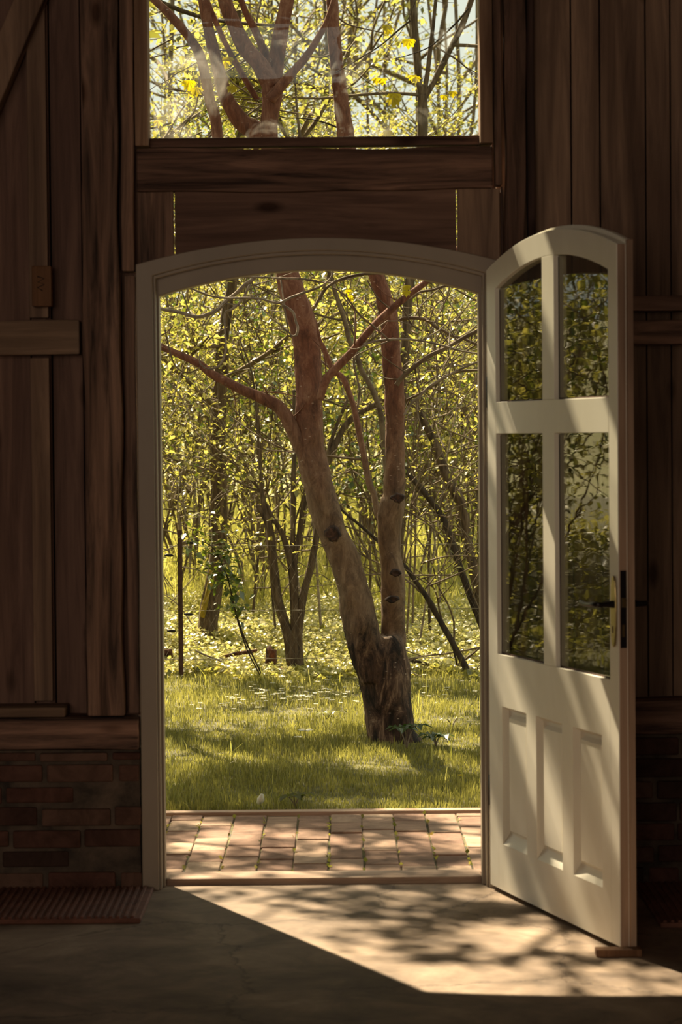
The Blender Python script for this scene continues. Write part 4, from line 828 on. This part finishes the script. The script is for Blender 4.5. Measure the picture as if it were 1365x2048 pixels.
def tangle(label, x0, x1, y0, y1, Y0, Y1, n, wd, mat, nl=900):
    root = empty('brushwood', label=label, cat='brushwood'); c_ = MB(); out = []
    for i in range(n):
        Y_ = random.uniform(Y0, Y1); x_, y_ = random.uniform(x0, x1), random.uniform(y0, y1); a = -math.pi/2+random.gauss(0, .75); w_ = random.uniform(.6, 1.2)*wd; pts = []
        cv = random.gauss(0, .22)
        for k in range(6): pts.append((x_, y_, w_*(1-.14*k))); a += cv+random.gauss(0, .1); x_ += math.cos(a)*34; y_ += math.sin(a)*34
        A, R_ = pp(pts, Y_); c_.tube(A, R_, 4, 3); out += A[1:]
        if random.random() < .8:
            k = random.randrange(1, 4); b_ = a+random.choice([-1, 1])*random.uniform(.5, 1.1); q_ = [pts[k]]
            for j in range(3): q_.append((q_[-1][0]+math.cos(b_)*24, q_[-1][1]+math.sin(b_)*24, w_*.5)); b_ += random.gauss(0, .25)
            A, R_ = pp([(u[0], u[1], w_*.5) for u in q_], Y_); c_.tube(A, R_, 3, 2); out += A[1:]
    c_.build('twigs', mat, root); leaves('leaves', spray(out, nl, .05), .032, LEAF, root, .6); return root
tangle('dense tangle of thin dark twigs at the right of the doorway view', 800, 960, 620, 1200, 6.0, 9.0, 70, 3.4, TWIG)
tangle('pale thin twigs tangled at the left of the doorway view', 320, 430, 760, 1250, 7.8, 9.5, 40, 3.0, TWIGL)
tangle('thin twigs crossing between shrub and the big tree', 460, 600, 640, 1200, 8.2, 10.0, 42, 3.0, TWIG)
# garden seen mirrored in the door panes, left beyond the jamb
for (cx, cy, wd, hh, ns, nl, sz, lm, lab) in [(-4.6, 7.0, 1.4, 3.2, 22, 5200, .07, LEAF, 'leafy bush out to the left, mirrored in the door glass'),
     (-6.3, 9.6, 1.7, 4.2, 22, 5200, .08, LEAFD, 'dark bush far left, mirrored in the upper door panes'),
     (-3.6, 8.2, 1.0, 2.8, 18, 4200, .06, LEAF, 'bush on the left lawn edge, mirrored in the door glass'),
     (-8.3, 12.0, 2.2, 5.2, 24, 6500, .10, LEAF, 'tall bush in the far left wood, mirrored in the door glass'),
     (-5.3, 11.5, 1.8, 5.0, 24, 6500, .10, LEAF, 'tall bush behind the left thicket, mirrored in the door glass'),
     (-4.0, 10.2, 1.6, 4.6, 24, 6500, .075, LEAFD, 'dark evergreen-looking bush far left, mirrored in the door glass')]:
    bush(lab, cx, cy, wd, hh, ns, nl, sz, lm)
random.seed(404); RNG = np.random.default_rng(404)
def garden_tree(x, y, r_, h_, label, n=4200, sz=.09, mat=BARK, dn=5, wood=3):
    root = empty('garden_tree', (x, y, gz(x, y)), label=label, cat='tree'); m_ = MB(); m_.tube([(0, 0, -.05), (.05, 0, h_*.3), (-.05, .05, h_*.6), (0, 0, h_)], [r_*1.2, r_, r_*.85, r_*.5], 12, 5, .05); m_.build('trunk', mat, root)
    c_ = MB(); out = []
    for k in range(dn): crown((0, 0, h_*random.uniform(.55, 1)), (random.gauss(0, 1), random.gauss(0, 1), .7), 1.9, .05, wood, c_, out)
    c_.build('branches', mat, root); out = random.sample(out, len(out)//7); L_ = spray(out, int(n*1.5), .17); L_ = L_[np.sin((L_[:, 0]+x)*3.1+L_[:, 2]*1.7)+np.sin((L_[:, 1]+y)*2.9-L_[:, 2]*2.3) > 0.1]; leaves('foliage', L_, sz, LEAF, root, .7)
garden_tree(-3.1, 6.1, .13, 4.2, 'tree on the left lawn, trunk mirrored in the lower door panes')
garden_tree(-5.2, 8.6, .16, 5.0, 'larger tree left in the garden, mirrored in the door panes')
garden_tree(-6.4, 13.5, .15, 6.0, 'tall tree standing beyond the left thicket', 3000)
garden_tree(-2.35, 7.6, .12, 4.0, 'unseen leafy tree added to shade the lawn from the left', 3400, .10, wood=2, dn=10)  # stands out of view, put in to throw dappled shade on the lawn
garden_tree(3.4, 11.0, .15, 5.5, 'tree beyond the lawn hidden right of the doorway', 4200)

# ------------------------------------------------------------------ wire fence, stump, logs
fence = empty('wire_fence', (0, 0, 0), label='low wire mesh fence with rusty post behind the lawn', cat='fence')
YF = 7.5
A, R_ = pp([(360, 1362, 9.5), (361, 1200, 9.5), (362, 1060, 9.5)], YF); mb = MB()
xc, w2 = A[1].x, 0.0145; mb.box(xc-w2, xc+w2, YF-.015, YF+.015, -.05, A[2].z); mb.build('post', RUST, fence, bevel=.002)
mb = MB(); H_ = 0.80
x = -2.2
while x < 2.3:
    for s_ in (1, -1):
        mb.tube([(x, YF+.02, 0.02), (x+s_*H_*.55, YF+.02, H_)], [.0007, .0007], 3, 1, cap=False)
    x += 0.058
mb.build('wire_mesh', WIRE, fence)
for z_ in (0.82, 0.42, 0.12):
    mb = MB(); mb.tube([(-2.2, YF+.015, z_), (0, YF+.015, z_-.012), (2.3, YF+.015, z_)], [.0018]*3, 4, 3); mb.build('tension_wire', WIRE, fence)
for (px_, py_) in ((338, 1111), (380, 1086), (377, 1229), (343, 1262)):
    p = P(px_, py_, YF); mb = MB(); mb.tube([(p.x-.028, p.y, p.z), (p.x-.014, p.y, p.z+.002), (p.x+.014, p.y, p.z), (p.x+.028, p.y, p.z)], [.003, .009, .009, .003], 6, 2); mb.build('wire_tightener', IRON, fence)
mb = MB(); A, R_ = pp([(543, 1340, 27), (543, 1322, 24), (543, 1300, 22), (544, 1297, 12)], 7.75); mb.tube(A, R_, 12, 3, .12); tag(mb.build('tree_stump', STUMP), 'small rotten reddish stump beside the multi-stemmed shrub', 'stump')
mb = MB(); A, R_ = pp([(520, 1345, 8), (545, 1340, 14), (570, 1343, 12), (590, 1350, 6)], 7.6); mb.tube(A, R_, 8, 3, .1); tag(mb.build('rotten_log', STUMP), 'short rotten log lying at the foot of the stump', 'log')
mb = MB(); A, R_ = pp([(440, 1316, 5), (470, 1308, 8), (500, 1304, 8), (515, 1300, 5)], 8.0); mb.tube(A, R_, 8, 3, .1); tag(mb.build('fallen_log', STUMP), 'dark fallen log in the weeds right of thick left trunk', 'log')
mb = MB(); A, R_ = pp([(300, 1310, 20), (325, 1308, 22), (345, 1306, 18)], 8.1); mb.tube(A, R_, 10, 3, .1); tag(mb.build('fallen_log', STUMP), 'reddish cut log at the far left behind the fence post', 'log')
mb = MB(); A, R_ = pp([(392, 1302, 3), (415, 1312, 4), (436, 1320, 4), (450, 1326, 2)], 7.7); mb.tube(A, R_, 6, 3, .1); tag(mb.build('fallen_stick', TWIGL), 'pale stick lying in the weeds below thick left trunk', 'stick')
# bramble arch leaning over the fence
br = empty('bramble', label='arching bramble canes leaning over the fence mid left', cat='bramble'); mb = MB(); bl2 = []
for pts in ([(525, 1350, 3), (505, 1310, 3.5), (485, 1265, 3.5), (468, 1210, 3.5), (458, 1165, 3), (445, 1130, 3), (430, 1100, 2.5), (410, 1085, 2), (390, 1080, 2)], [(520, 1350, 3), (495, 1300, 3), (478, 1250, 3), (465, 1200, 3), (455, 1150, 2.5), (440, 1140, 2)]):
    A, R_ = pp(pts, 7.35); mb.tube(A, R_, 5, 3); bl2 += A[3:]
mb.build('canes', BARKD, br); leaves('leaves', spray(bl2, 230, .05), .055, LEAFD, br, .6)

SC.cycles.max_bounces = 8; SC.cycles.diffuse_bounces = 4; SC.cycles.transparent_max_bounces = 16
SC.cycles.sample_clamp_indirect = 6.0; SC.cycles.use_denoising = True
